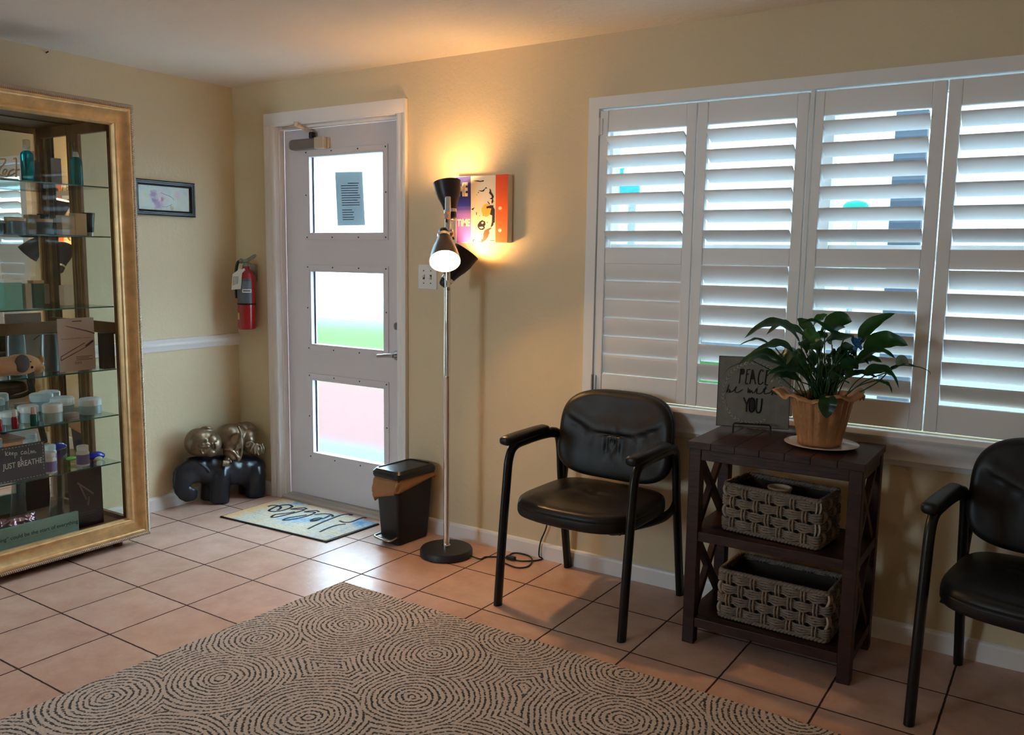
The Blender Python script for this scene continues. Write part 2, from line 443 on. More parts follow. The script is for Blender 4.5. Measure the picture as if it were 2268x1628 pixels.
# paper notice taped on the upper pane, print facing out
pn = thing('paper_notice', (.9, .094, 1.63), 'sheet of printed paper taped on the frosted upper pane of the door', 'notice')
pq = [at(742, 381, 'y', .0925), at(803, 380, 'y', .0925), at(809, 499, 'y', .0925), at(748, 500, 'y', .0925)]
def backlit(name, col, k):
    m = bpy.data.materials.new(name); m.use_nodes = True; t = NT(m); t.N.clear()
    o = t.n('ShaderNodeOutputMaterial'); d = t.n('ShaderNodeBsdfDiffuse'); tr = t.n('ShaderNodeBsdfTranslucent'); x = t.n('ShaderNodeMixShader')
    d.inputs[0].default_value = lin(*col); tr.inputs[0].default_value = lin(*col); x.inputs[0].default_value = k
    t.L.new(d.outputs[0], x.inputs[1]); t.L.new(tr.outputs[0], x.inputs[2]); t.L.new(x.outputs[0], o.inputs[0]); return m
MB().prism(pq, (0, .0006, 0)).build('sheet', backlit('notice_paper', (186, 194, 198), .24), pn)
ln = MB(); random.seed(3)
for k in range(17):
    if k in (0, 11): continue
    f0 = .16 + .045 * k; f1 = f0 + .016
    a = .20 + (.25 if k < 3 and k % 2 else 0); bq = .88 - random.random() * .12 - (.2 if k > 11 else 0)
    def q(u, v): return (pq[0] * (1 - u) + pq[1] * u) * (1 - v) + (pq[3] * (1 - u) + pq[2] * u) * v + Vector((0, -.0002, 0))
    ln.prism([q(a, f0), q(bq, f0), q(bq, f1), q(a, f1)], (0, -.0002, 0))
ln.build('print', M('notice_ink', (96, 100, 104), .8), pn)
m_tape = thin_glass('tape', (225, 230, 232), .1, .2)
for u, v in ((-.03, .02), (1.02, .02), (1.04, .99)):
    MB().prism([q(u - .04, v - .03), q(u + .05, v - .02), q(u + .04, v + .02), q(u - .05, v + .015)], (0, .0003, 0)).build('tape', m_tape, pn)
# ------------------------------------------------------------------ window behind the shutters
win = thing('window_1', (3.4, .1, .84), 'wide white framed window behind the plantation shutters', 'window', kind='structure')
f = MB()
for x in (WX0, 3.395, WX1 - .06): f.bb((x, .06, WZ0), (x + .06, .14, WZ1))
for z in (WZ0, 1.47, WZ1 - .06): f.bb((WX0 + .06, .07, z), (3.395, .13, z + .06)); f.bb((3.455, .07, z), (WX1 - .06, .13, z + .06))
f.build('window_frame', m_trim, win, bevel=.003)
for x0, x1 in ((WX0 + .05, 3.40), (3.45, WX1 - .05)):
    for z0, z1 in ((WZ0 + .05, 1.475), (1.525, WZ1 - .05)): MB().bb((x0, .098, z0), (x1, .102, z1)).build('pane', m_glass, win)
# surround the shutters hang in
f = MB()
f.bb((2.424, -.036, .838), (2.474, 0, 2.167)); f.bb((4.345, -.036, .838), (4.40, 0, 2.167)); f.bb((2.474, -.036, 2.117), (4.345, 0, 2.167))
f.bb((3.381, -.030, .838), (3.396, 0, 2.117))
f.bb((2.474, .001, .836), (2.4785, .055, 2.15)); f.bb((2.441, .001, 2.1495), (4.369, .055, 2.1499))
f.build('shutter_frame', m_shutter, win, bevel=.003)
s = MB()
prof = [(.05, .828), (-.044, .828), (-.056, .824), (-.062, .814), (-.058, .803), (-.048, .796), (-.046, .784), (-.040, .766), (-.028, .748), (-.024, .736), (-.026, .722), (-.018, .716), (-.016, .706), (-.010, .698), (0, .698), (0, .82), (.05, .82)]
s.loft([[Vector((x, y, z)) for y, z in prof] for x in (2.40, 4.46)])
s.build('window_sill', m_trim, win, smooth=50)
# ---- four shutter panels
def louver(mb, x0, x1, yc, zc, ang, wd=.089, th=.011):
    prof = []
    for i in range(16):
        a = 2 * pi * i / 16
        u, v = wd / 2 * math.cos(a), th / 2 * (abs(math.sin(a)) ** .8) * (1 if math.sin(a) >= 0 else -1)
        prof.append((yc - u * math.cos(ang) - v * math.sin(ang), zc + u * math.sin(ang) - v * math.cos(ang)))
    mb.loft([[Vector((x, y, z)) for y, z in prof] for x in (x0, x1)])
UP_Z = [1.971, 1.889, 1.8075, 1.7255, 1.644, 1.563]
LO_Z = [1.404 - .0828 * i for i in range(6)]
PAN = [(2.478, 2.925, .040, .044, 31, 82, 'fully closed lower slats, nearest the door'),
       (2.929, 3.377, .044, .044, 32, 60, 'half closed lower slats, behind the grey plaque'),
       (3.400, 3.853, .034, .046, 32, 57, 'half closed lower slats, behind the potted plant'),
       (3.858, 4.342, .044, .046, 32, 52, 'half closed lower slats, above the shaded chair')]
for x0, x1, sl, sr, au, al, txt in PAN:
    p = thing('shutter_panel', ((x0 + x1) / 2, -.016, .843), 'white shutter panel with open upper and ' + txt, 'shutter', 'white shutter panels in the window')
    f = MB()
    f.bb((x0, -.030, .843), (x0 + sl, -.002, 2.108)); f.bb((x1 - sr, -.030, .843), (x1, -.002, 2.108))
    f.bb((x0 + sl, -.028, 2.016), (x1 - sr, -.004, 2.108)); f.bb((x0 + sl, -.028, 1.442), (x1 - sr, -.004, 1.513)); f.bb((x0 + sl, -.028, .843), (x1 - sr, -.004, .945))
    f.build('panel_frame', m_shutter, p, bevel=.003)
    for zs, a, nm in ((UP_Z, au, 'upper_slats'), (LO_Z, al, 'lower_slats')):
        m_ = MB()
        for i, z in enumerate(zs): louver(m_, x0 + sl + .002, x1 - sr - .002, -.016, z, math.radians(a + (i * 37 % 5 - 2) * .6))
        m_.build(nm, m_shutter, p, smooth=50)
    if x0 < 2.5:
        for zh in (2.04, .90):
            hg = MB(); hg.cyl((2.476, -.038, zh - .038), (2.476, -.038, zh + .038), .006, n=12); hg.box((2.484, -.033, zh), (.016, .006, .07)); hg.build('hinge', m_trim if zh > 1 else m_steel, p, smooth=40)
# ------------------------------------------------------------------ outside, seen through the panes
def ground_mat():
    m = M('outdoor_ground', (120, 120, 110), 1, spec=0); t = NT(m); b = t.N['Principled BSDF']; s = t.sep(t.geo())
    y = t.math('ADD', s[1], t.math('MULTIPLY', t.math('SUBTRACT', t.noise(t.geo(), 1.2, 4), .5), .5))
    g = t.mix(t.noise(t.geo(), 14, 5), lin(44, 74, 24), lin(58, 88, 36))
    def step(c, a, bcol): return t.mix(t.math('GREATER_THAN', y, c), a, bcol)
    k = step(1.7, lin(66, 70, 77), lin(80, 55, 51))
    k = step(4.3, k, lin(76, 68, 54)); k = step(5.6, k, g); k = step(12.0, k, lin(86, 88, 90))
    xw = t.math('ADD', s[0], t.math('MULTIPLY', t.noise(t.geo(), .8, 3), .6))
    k = t.mix(t.math('GREATER_THAN', xw, 1.2), k, lin(150, 154, 158))
    t.put(b.inputs['Base Color'], k); return m
MB().bb((-30, .15, -.22), (40, 40, -.12)).build('ground_outside', ground_mat(), kind='structure')
bld = thing('building', (3, 17, -.12), 'pale building across the street seen between the open shutter slats', 'building')
MB().bb((-26, 16, -.12), (30, 18, 3.3)).build('wall', M('pale_stucco', (226, 228, 230), 1, spec=0), bld)
m_dw = M('dark_window', (56, 66, 76), .25)
for x in (-16, 9.8): 
    wf = MB().bb((x - .1, 15.93, .9), (x + 1.5, 16, 3.3)).build('window', M('outside_frame', (190, 194, 196), .6), bld)
    MB().bb((x, 15.9, 1.0), (x + 1.4, 15.929, 3.2)).build('pane', m_dw, wf)
pst = thing('dark_post', tuple(at(2007, 560, 'y', 6.5)[:2]) + (-.12,), 'dark grey slab standing outside, glimpsed between open slats', 'post')
a, b2 = at(1982, 300, 'y', 6.5), at(2034, 560, 'y', 6.5)
MB().bb((a.x, 6.5, -.12), (b2.x, 6.62, 3.05)).build('slab', M('dark_slab', (66, 74, 84), .6), pst)
def sign_post(px0, px1, py0, py1, yy, label, name):
    A, B = at(px0, py0, 'y', yy), at(px1, py1, 'y', yy)
    sp = thing(name, ((A.x + B.x) / 2, yy, -.12), label, 'sign')
    MB().bb((A.x, yy, B.z), (B.x, yy + .1, A.z)).build('sign_board', M('teal_board', (0, 150, 150), .5), sp, bevel=.02)
    q = MB(); o = (A + B) / 2
    q.lathe([(.16, -.01), (.16, .01)], (o.x + .08, yy - .012, o.z + .14), (0, 1, 0), 24, sx=.7); q.build('sign_emblem', M('sign_white', (240, 244, 244), .6), sp)
    MB().cyl((o.x, yy + .16, -.12), (o.x, yy + .16, B.z + .3), .06).build('post', M('sign_post', (150, 156, 160), .5), sp)
sign_post(1372, 1412, 372, 430, 9.0, 'teal sign board with a white oval, outside beyond the shutters', 'street_sign')
aw = thing('awning', tuple(at(1895, 470, 'y', 11)), 'small teal domed awning outside, glimpsed between the open slats', 'awning')
A, B = at(1866, 462, 'y', 11), at(1926, 444, 'y', 11)
m_ = MB(); rr = (B.x - A.x) / 2
m_.lathe([(rr, 0), (rr * .92, (B.z - A.z) * .45), (rr * .7, (B.z - A.z) * .8), (rr * .3, (B.z - A.z)), (.01, (B.z - A.z) * 1.05)], ((A.x + B.x) / 2, 11, A.z), n=24)
m_.build('awning_dome', M('teal_canvas', (0, 140, 120), .7), aw, smooth=60)
MB().cyl(((A.x + B.x) / 2, 11, -.12), ((A.x + B.x) / 2, 11, A.z + .02), .04, n=10).build('awning_pole', m_steel, aw)
# ------------------------------------------------------------------ floor lamp
LX, LY = 1.795, -.235
lamp = thing('floor_lamp', (LX, LY, 0), 'chrome floor lamp with three dark bell shades standing beside the black bin', 'lamp')
MB().lathe([(.124, 0), (.130, .006), (.130, .030), (.124, .038), (.02, .041)], (LX, LY, 0), n=56).build('base', M('lamp_base', (36, 38, 44), .45, bump=.05, bscale=200), lamp, smooth=40)
p = MB(); p.lathe([(.021, .038), (.021, .052), (.016, .056), (.0150, .060), (.0150, .885), (.0158, .886), (.0158, .894), (.0150, .895), (.0150, 1.306), (.0160, 1.307), (.0160, 1.316), (.0135, 1.317), (.0135, 1.738), (.011, 1.742)], (LX, LY, 0), n=24)
p.build('pole', m_chrome, lamp, smooth=40)
m_shade = M('shade_bronze', (52, 44, 46), .36, .35)
m_shadein = M('shade_lining', (240, 232, 220), .5)
m_cap = M('shade_cap', (30, 26, 28), .4)
def bulb_mat(E):
    m = bpy.data.materials.new('lit_bulb'); m.use_nodes = True; t = NT(m); b = t.N['Principled BSDF']
    b.inputs['Base Color'].default_value = (.9, .85, .75, 1); b.inputs['Emission Color'].default_value = (1, .58, .24, 1); b.inputs['Emission Strength'].default_value = E
    return m
def head(neck, mouth, R, pole_z, glow=40):
    """bell shade from its neck to the middle of its mouth"""
    neck, mouth = Vector(neck), Vector(mouth); ax = (mouth - neck).normalized(); L = (mouth - neck).length
    o = MB()
    out = [(.031, -.002), (.034, .012), (.041, .035), (.052, .062), (.061, .095), (R - .002, L - .01), (R, L)]
    inn = [(R - .0025, L - .0005), (.0575, .095), (.048, .062), (.036, .035), (.026, .014), (.004, .012)]
    o.lathe(out + inn[:1], neck, ax, 48, cap0=False, cap1=False); o.mi = 1
    o.lathe(inn, neck, ax, 48, cap0=False, cap1=True)
    sh = o.build('lamp_shade', [m_shade, m_shadein], lamp, smooth=60)
    MB().lathe([(.0315, -.016), (.0315, .001)], neck, ax, 40).build('collar', m_chrome, sh, smooth=40)
    c = MB().lathe([(.012, -.052), (.021, -.048), (.026, -.038), (.0285, -.016)], neck, ax, 32); c.build('cap', m_cap, sh, smooth=40)
    b = MB(); b.lathe([(.013, .012), (.013, .05), (.020, .066), (.029, .088), (.031, .104), (.027, .118), (.014, .127), (.002, .129)], neck, ax, 24); b.build('bulb', bulb_mat(glow), sh, smooth=60)
    k = neck - ax * .032; q = Vector((LX, LY, k.z))
    a = MB(); d = (k - q); d.z = 0
    a.tube([q - d.normalized() * .024, q + d.normalized() * .001, k], [.011, .011, .007], 12)
    a.box(q - d.normalized() * .019 + Vector((0, 0, 0)), (.014, .014, .034))
    a.build('bracket', m_chrome, sh, smooth=40)
    kn = MB(); kq = q - d.normalized() * .022; kn.tube([kq - Vector((0, 0, .01)), kq - Vector((0, 0, .03)) - d.normalized() * .006], [.0035, .0045], 8); kn.build('switch', m_cap, sh, smooth=40)
head((1.767, -.180, 1.683), (1.735, -.165, 1.815), .067, 1.68, BULBS[0])
hm = at(985.5, 579, 'y', -.345)
hn = hm - Vector((.45, -.53, -.72)).normalized() * .152
head(hn, hm, .073, 1.55, BULBS[1])
head((1.757, -.178, 1.362), Vector((1.757, -.178, 1.362)) + Vector((.38, .42, .82)).normalized() * .155, .067, 1.35, BULBS[2])
cz = .0045
fl = lambda x, y, z=cz: (lambda v: Vector((v.x, v.y, z)))(at(x, y, 'z', z))
C7 = lambda x, y: fl(1060 + x / 2.626, 820 + y / 2.626)
path = [Vector((LX + .12, LY + .03, .012)), C7(10, 1098), C7(40, 1086), C7(110, 1086), C7(155, 1090), C7(200, 1064), C7(255, 1068), C7(300, 1085), C7(312, 1112), C7(285, 1142), C7(225, 1148), C7(165, 1128), C7(130, 1108), C7(150, 1090), C7(190, 1098), C7(250, 1110), C7(340, 1106), C7(375, 1092)]
e = at(1204, 1234, 'z', 0); e = Vector((e.x, -.03, .02))
path += [e, Vector((e.x + .005, -.026, .09)), Vector((e.x + .035, -.024, .17)), Vector((e.x + .045, -.03, .25)), Vector((e.x + .05, -.03, .30))]
cd = MB(); cd.tube(spline(path, 5), .0036, 8); cb = cd.build('cord', m_blackplastic, lamp, smooth=60)
sw = C7(188, 1100); b = MB(); b.box(sw + Vector((0, 0, .008)), (.05, .022, .018)); b.build('foot_switch', m_blackplastic, cb, bevel=.005)
pl = MB(); pl.box((e.x + .05, -.019, .318), (.026, .026, .034)); pl.build('plug', m_blackplastic, cb, bevel=.004)
ot = thing('wall_outlet', (e.x + .05, 0, .31), 'white wall outlet low on the tan wall, hidden behind the black chair seat', 'outlet')
MB().box((e.x + .05, -.003, .318), (.07, .006, .115)).build('cover_plate', m_white, ot, bevel=.002)
# ------------------------------------------------------------------ light switch
sp = thing('light_switch', (1.49, 0, 1.36), 'white double toggle switch plate on the tan wall beside the door casing', 'switch')
q = MB(); q.loft([[Vector((1.489 + a * f, y, 1.357 + b * f)) for a, b in rrect(.122, .126, .006, 4)] for y, f in ((-.0005, 1), (-.004, 1), (-.0065, .96))]); q.build('switch_plate', m_white, sp)
for i, x in enumerate((1.466, 1.512)):
    g = MB(); g.bb((x - .006, -.0075, 1.345), (x + .006, -.006, 1.369)); gg = g.build('slot', M('switch_slot', (70, 60, 52), .6), sp)
    g = MB(); g.box((x, -.011, 1.362 if i == 0 else 1.352), (.009, .016, .012), Matrix.Rotation(.5 if i == 0 else -.5, 3, 'X')); g.build('toggle', m_white, gg, bevel=.001)
    for z in (1.325, 1.389):
        g = MB(); g.cyl((x, -.006, z), (x, -.0085, z), .0035, n=10); g.build('screw', M('plate_screw', (90, 80, 72), .5), sp)
# ------------------------------------------------------------------ painted canvas
cv = thing('canvas_painting', (1.85, -.02, 1.535), 'small square canvas of blue, white and orange panels on the wall behind the lamp', 'painting')
A = [at(1007.5, 391, 'y', -.042), at(1124, 386, 'y', -.042), at(1125.5, 537, 'y', -.042), at(1010.5, 538, 'y', -.042)]
cx0, cx1, cz0, cz1 = (A[0].x + A[3].x) / 2, (A[1].x + A[2].x) / 2, (A[2].z + A[3].z) / 2, (A[0].z + A[1].z) / 2
MB().bb((cx0, -.042, cz0), (cx1, -.001, cz1)).build('canvas', M('primed_canvas', (232, 222, 204), .7, bump=.15, bscale=900, bdist=.0006), cv, bevel=.002)
uw = lambda x, y: Vector((cx0 + (x - 70) / (1125 - 70) * (cx1 - cx0), 0, cz1 - (y - 165) / (1515 - 165) * (cz1 - cz0)))   # panel coordinates
def paint(name, polys, m, lay=1, closed=True, parent=cv):
    b = MB()
    for P in polys: b.prism([uw(*p) + Vector((0, -.042 - .0003 * lay, 0)) for p in P], (0, .0002, 0))
    return b.build(name, m, parent)
def grad_paint(name, *stops):
    m = M(name, (255, 255, 255), .6); t = NT(m); b = t.N['Principled BSDF']
    z = t.sep(t.geo())[2]
    f = t.math('DIVIDE', t.math('SUBTRACT', z, cz0), cz1 - cz0)
    f = t.math('ADD', f, t.math('MULTIPLY', t.math('SUBTRACT', t.noise(t.comb(0.0, 0.0, z), 90, 3), .5), .12))
    t.put(b.inputs['Base Color'], t.ramp(f, *[(p, lin(*c)) for p, c in stops])); return m
bp = paint('blue_panel', [[(72, 180), (380, 170), (398, 1512), (100, 1512)]], grad_paint('blue_violet_paint', (0, (170, 92, 190)), (.25, (196, 108, 200)), (.42, (150, 110, 196)), (.55, (34, 44, 150)), (.75, (24, 30, 120)), (1, (52, 48, 128))))
op = paint('orange_panel', [[(880, 166), (1122, 165), (1122, 1512), (890, 1512)]], grad_paint('orange_paint', (0, (236, 118, 60)), (.5, (232, 100, 34)), (.85, (222, 84, 36)), (1, (228, 70, 30))))
dots = [[(975 + 34 * math.cos(a * pi / 8), y + 36 * math.sin(a * pi / 8)) for a in range(16)] for y in (828, 1268)]
for d in dots: paint('white_dot', [d], M('dot_paint', (240, 226, 200), .6), 2, parent=op)
m_let = M('letter_paint', (238, 220, 196), .6)
def lettering(name, txt, x, y, w, hgt, mat, parent, bold=.02):
    me = text_mesh(txt, 1, 0, bold)
    xs = [v.co.x for v in me.vertices]; ys = [v.co.y for v in me.vertices]
    c = uw(x, y); s1 = (cx1 - cx0) / 1055
    MX = Matrix.Translation(c + Vector((0, -.0429, 0))) @ Matrix(((w * s1 / (max(xs) - min(xs)), 0, 0, 0), (0, 0, 1, 0), (0, hgt * s1 / (max(ys) - min(ys)), 0, 0), (0, 0, 0, 1))) @ Matrix.Translation((-(max(xs) + min(xs)) / 2, -(max(ys) + min(ys)) / 2, 0))
    return MB().mesh(me, MX).build(name, mat, parent)
lettering('upper_word', 'ME', 228, 432, 190, 230, m_let, bp, .045)
lettering('lower_word', 'TiME', 240, 1105, 275, 125, m_let, bp, .04)
m_blk = M('black_brush_paint', (34, 22, 20), .6)
strokes = [[(430, 262), (520, 262), (580, 275), (650, 262), (640, 290), (570, 295), (500, 280)],
 [(530, 462), (610, 468), (660, 440), (690, 400), (720, 430), (680, 430), (650, 485), (600, 490)], [(525, 500), (555, 498), (545, 515), (530, 515)], [(495, 545), (515, 548), (508, 562)],
 [(760, 430), (790, 460), (795, 510), (830, 560), (850, 600), (830, 640), (845, 690), (815, 740), (800, 700), (815, 650), (765, 640), (810, 610), (800, 575), (750, 520), (765, 490)],
 [(720, 690), (738, 690), (775, 740), (760, 750)], [(705, 790), (755, 780), (780, 765), (845, 770), (840, 800), (870, 850), (872, 1110), (850, 1120), (845, 1165), (800, 1210), (795, 1180), (815, 1100), (820, 970), (775, 950), (790, 880), (800, 830), (750, 820), (710, 830)],
 [(395, 835), (430, 815), (470, 800), (440, 840), (440, 860), (415, 850)], [(500, 900), (515, 895), (510, 955), (498, 955)],
 [(560, 965), (578, 965), (575, 985)], [(628, 960), (650, 960), (640, 980)], [(710, 1100), (732, 1100), (728, 1125)],
 [(530, 1150), (570, 1090), (620, 1060), (680, 1090), (690, 1150), (670, 1180), (680, 1220), (640, 1260), (590, 1260), (560, 1240), (530, 1200)],
 [(800, 1210), (810, 1225), (760, 1270), (770, 1320), (740, 1400), (690, 1470), (630, 1505), (560, 1500), (545, 1485), (610, 1490), (600, 1450), (640, 1440), (650, 1330), (670, 1270), (720, 1240)],
 [(430, 1460), (455, 1445), (490, 1460), (450, 1470), (445, 1505), (425, 1500)], [(780, 1465), (870, 1465), (870, 1475), (790, 1475)], [(785, 1330), (800, 1330), (795, 1345)]]
for i in (4, 6, 12, 13, 0, 1): paint('brush_stroke', [strokes[i]], m_blk if i != 13 else M('brown_brush_paint', (84, 56, 44), .6), 2)
for i, s in enumerate(strokes):
    if i not in (4, 6, 12, 13, 0, 1): paint('brush_mark', [s], m_blk, 2)
paint('white_fleck', [[(560, 1200), (630, 1190), (650, 1215), (600, 1235)], [(600, 1110), (640, 1090), (655, 1120), (620, 1140)]], M('fleck_paint', (236, 224, 214), .6), 3)
paint('yellow_disc', [[(700 + 92 * math.cos(a * pi / 12), 865 + 128 * math.sin(a * pi / 12)) for a in range(24)]], M('yellow_paint', (232, 178, 70), .6), 1)
# ------------------------------------------------------------------ small framed print on the far wall
fp = thing('framed_print', (.001, -.485, 1.67), 'small black framed print of a purple flower hanging beside the gold cabinet', 'picture')
y0, y1, z0, z1 = -.678, -.295, 1.666, 1.858
def frame_bars(b, prof, ya, yb, za, zb):
    """mitred moulding; prof = list of (inset, height from wall)"""
    rings = []
    for ins, hh in prof:
        rings.append([Vector((hh, ya + ins, za + ins)), Vector((hh, yb - ins, za + ins)), Vector((hh, yb - ins, zb - ins)), Vector((hh, ya + ins, zb - ins))])
    b.loft(rings, False, False)
b = MB(); frame_bars(b, [(0, .001), (0, .020), (.006, .024), (.012, .024), (.014, .020), (.020, .020), (.026, .016), (.030, .012), (.031, .004)], y0, y1, z0, z1)
b.build('frame', M('black_lacquer', (16, 16, 18), .32), fp)
def print_mat():
    m = M('flower_print', (200, 214, 210), .35); t = NT(m); b = t.N['Principled BSDF']; s = t.sep(t.geo()); p = t.geo()
    c = t.ramp(t.noise(p, 14, 3), (.35, lin(196, 214, 212)), (.5, lin(214, 226, 220)), (.68, lin(206, 220, 196)))
    def blob(col, yc, zc, r, c):
        d = t.vec('DISTANCE', p, (.006, yc, zc)); d = t.math('ADD', d, t.math('MULTIPLY', t.math('SUBTRACT', t.noise(p, 60, 3), .5), r * 1.2))
        f = t.n('ShaderNodeMapRange'); t.put(f.inputs[0], d); f.inputs[1].default_value = r * .4; f.inputs[2].default_value = r; f.inputs[3].default_value = 1; f.inputs[4].default_value = 0
        return t.mix(t.math('MULTIPLY', f.outputs[0], .9), c, lin(*col))
    for col, yc, zc, r in (((206, 196, 208), -.52, 1.752, .075), ((140, 110, 160), -.556, 1.78, .028), ((112, 84, 128), -.545, 1.748, .024), ((160, 128, 168), -.528, 1.725, .03), ((150, 80, 110), -.50, 1.757, .014), ((236, 222, 232), -.515, 1.757, .010), ((190, 190, 170), -.536, 1.758, .008), ((168, 176, 120), -.44, 1.712, .018), ((214, 200, 206), -.405, 1.78, .03), ((196, 214, 170), -.60, 1.775, .02)): c = blob(col, yc, zc, r, c)
    t.put(b.inputs['Base Color'], c); return m
MB().bb((.002, y0 + .03, z0 + .03), (.0062, y1 - .03, z1 - .03)).build('print', print_mat(), fp)
b = MB(); st = lambda P: b.tube(spline([(.0066, y, z) for y, z in P], 5), .0009, 6)
st([(-.505, 1.792), (-.478, 1.783), (-.45, 1.776), (-.432, 1.765), (-.428, 1.757)]); st([(-.505, 1.718), (-.48, 1.716), (-.46, 1.722), (-.44, 1.732)])
b.build('stem_lines', M('stem_ink', (88, 92, 84), .7), fp)
nl = MB().cyl((0, at(102, 117, 'x', 0).y, at(102, 117, 'x', 0).z), (.02, at(102, 117, 'x', 0).y, at(102, 117, 'x', 0).z + .004), .003, n=8)
props(nl.build('nail', m_dark, smooth=40), 'bare dark nail high on the tan wall above the gold cabinet', 'nail')
# ------------------------------------------------------------------ fire extinguisher
EX, EY = .170, -.072
ex = thing('fire_extinguisher', (EX, EY, 1.015), 'red fire extinguisher with a paper tag hung in the corner beside the door', 'fire extinguisher')
b = MB(); b.lathe([(.044, 1.016), (.050, 1.020), (.0520, 1.030), (.0520, 1.325), (.048, 1.345), (.036, 1.362), (.024, 1.372), (.020, 1.378), (.020, 1.386)], (EX, EY, 0), n=40)
b.build('cylinder', M('extinguisher_red', (158, 14, 24), .3, spec=.6, coat=.4), ex, smooth=40)
MB().lathe([(.0526, 1.163), (.0526, 1.172)], (EX, EY, 0), n=40).build('strap', m_dark, ex, smooth=40)
def arc_patch(b, a0, a1, z0, z1, r, cx, cy, n=14):
    b.grid(lambda u, v: Vector((cx + r * math.cos(a0 + (a1 - a0) * u), cy + r * math.sin(a0 + (a1 - a0) * u), z0 + (z1 - z0) * v)), n, 2)
va = math.atan2(CAM.y - EY, CAM.x - EX)
b = MB(); arc_patch(b, va - 1.35, va + .62, 1.174, 1.318, .0525, EX, EY); lb = b.build('label', M('extinguisher_label', (92, 96, 104), .4), ex, smooth=80)
b = MB(); arc_patch(b, va - .45, va + .58, 1.236, 1.256, .0530, EX, EY, 8); wl = b.build('white_strip', m_paper, lb, smooth=80)
b = MB(); arc_patch(b, va - .36, va + .48, 1.243, 1.249, .0533, EX, EY, 8); b.build('strip_print', m_dark, wl, smooth=80)
b = MB()
for k in range(5): arc_patch(b, va - .5, va + .5, 1.296 - k * .009, 1.299 - k * .009, .0529, EX, EY, 8)
b.build('label_print', M('label_ink', (150, 152, 158), .6), lb, smooth=80)
b = MB(); arc_patch(b, va - 1.45, va - .95, 1.075, 1.115, .0524, EX, EY, 6); b.build('inspection_sticker', M('sticker', (214, 200, 120), .5), ex, smooth=80)
b = MB(); b.lathe([(.018, 1.384), (.021, 1.390), (.016, 1.396), (.014, 1.412), (.018, 1.416), (.018, 1.428)], (EX, EY, 0), n=20)
hx = Vector((.839, .544, 0))
b.tube([Vector((EX, EY, 1.420)) - hx * .022, Vector((EX, EY, 1.424)) + hx * .01, Vector((EX, EY, 1.448)) + hx * .05, Vector((EX, EY, 1.457)) + hx * .062], [.008, .010, .010, .007], 8, sx=.7)
b.tube([Vector((EX, EY, 1.410)) + hx * .01, Vector((EX, EY, 1.395)) + hx * .036, Vector((EX, EY, 1.388)) + hx * .06], [.007, .008, .006], 8, sx=.8)
b.ball(Vector((EX, EY, 1.42)) - hx * .026, .015, 12, 8)
b.build('valve_handle', M('valve_metal', (140, 134, 120), .4, .5), ex, smooth=40)
b = MB(); b.tube(spline([Vector((EX, EY, 1.422)) - hx * .03, Vector((EX, EY, 1.41)) - hx * .046, Vector((EX, EY, 1.37)) - hx * .056, Vector((EX, EY, 1.30)) - hx * .060, Vector((EX, EY, 1.20)) - hx * .058], 5), .009, 10); b.build('hose', m_blackplastic, ex, smooth=60)
b = MB(); tf = Vector((.42, -.90, 0)) * .058
T = lambda px, py: at(px, py, 'y', EY - .056)
b.prism([T(515, 607), T(525, 600), T(530, 594), T(534, 597), T(541, 594), T(543, 598), T(536, 605), T(533, 640), T(512.5, 642)], (0, .0008, 0))
tg = b.build('inspection_tag', m_paper, ex)
b = MB()
for k in range(4): b.prism([T(517 + k * 3.2, 612), T(518.2 + k * 3.2, 612), T(517.2 + k * 3, 632 - k), T(516 + k * 3, 632 - k)], (0, -.0004, 0))
b.build('tag_print', M('tag_ink', (110, 108, 110), .7), tg)
MB().bb((EX - .02, -.022, 1.30), (EX + .02, -.001, 1.40)).build('wall_bracket', m_steel, ex, bevel=.002)
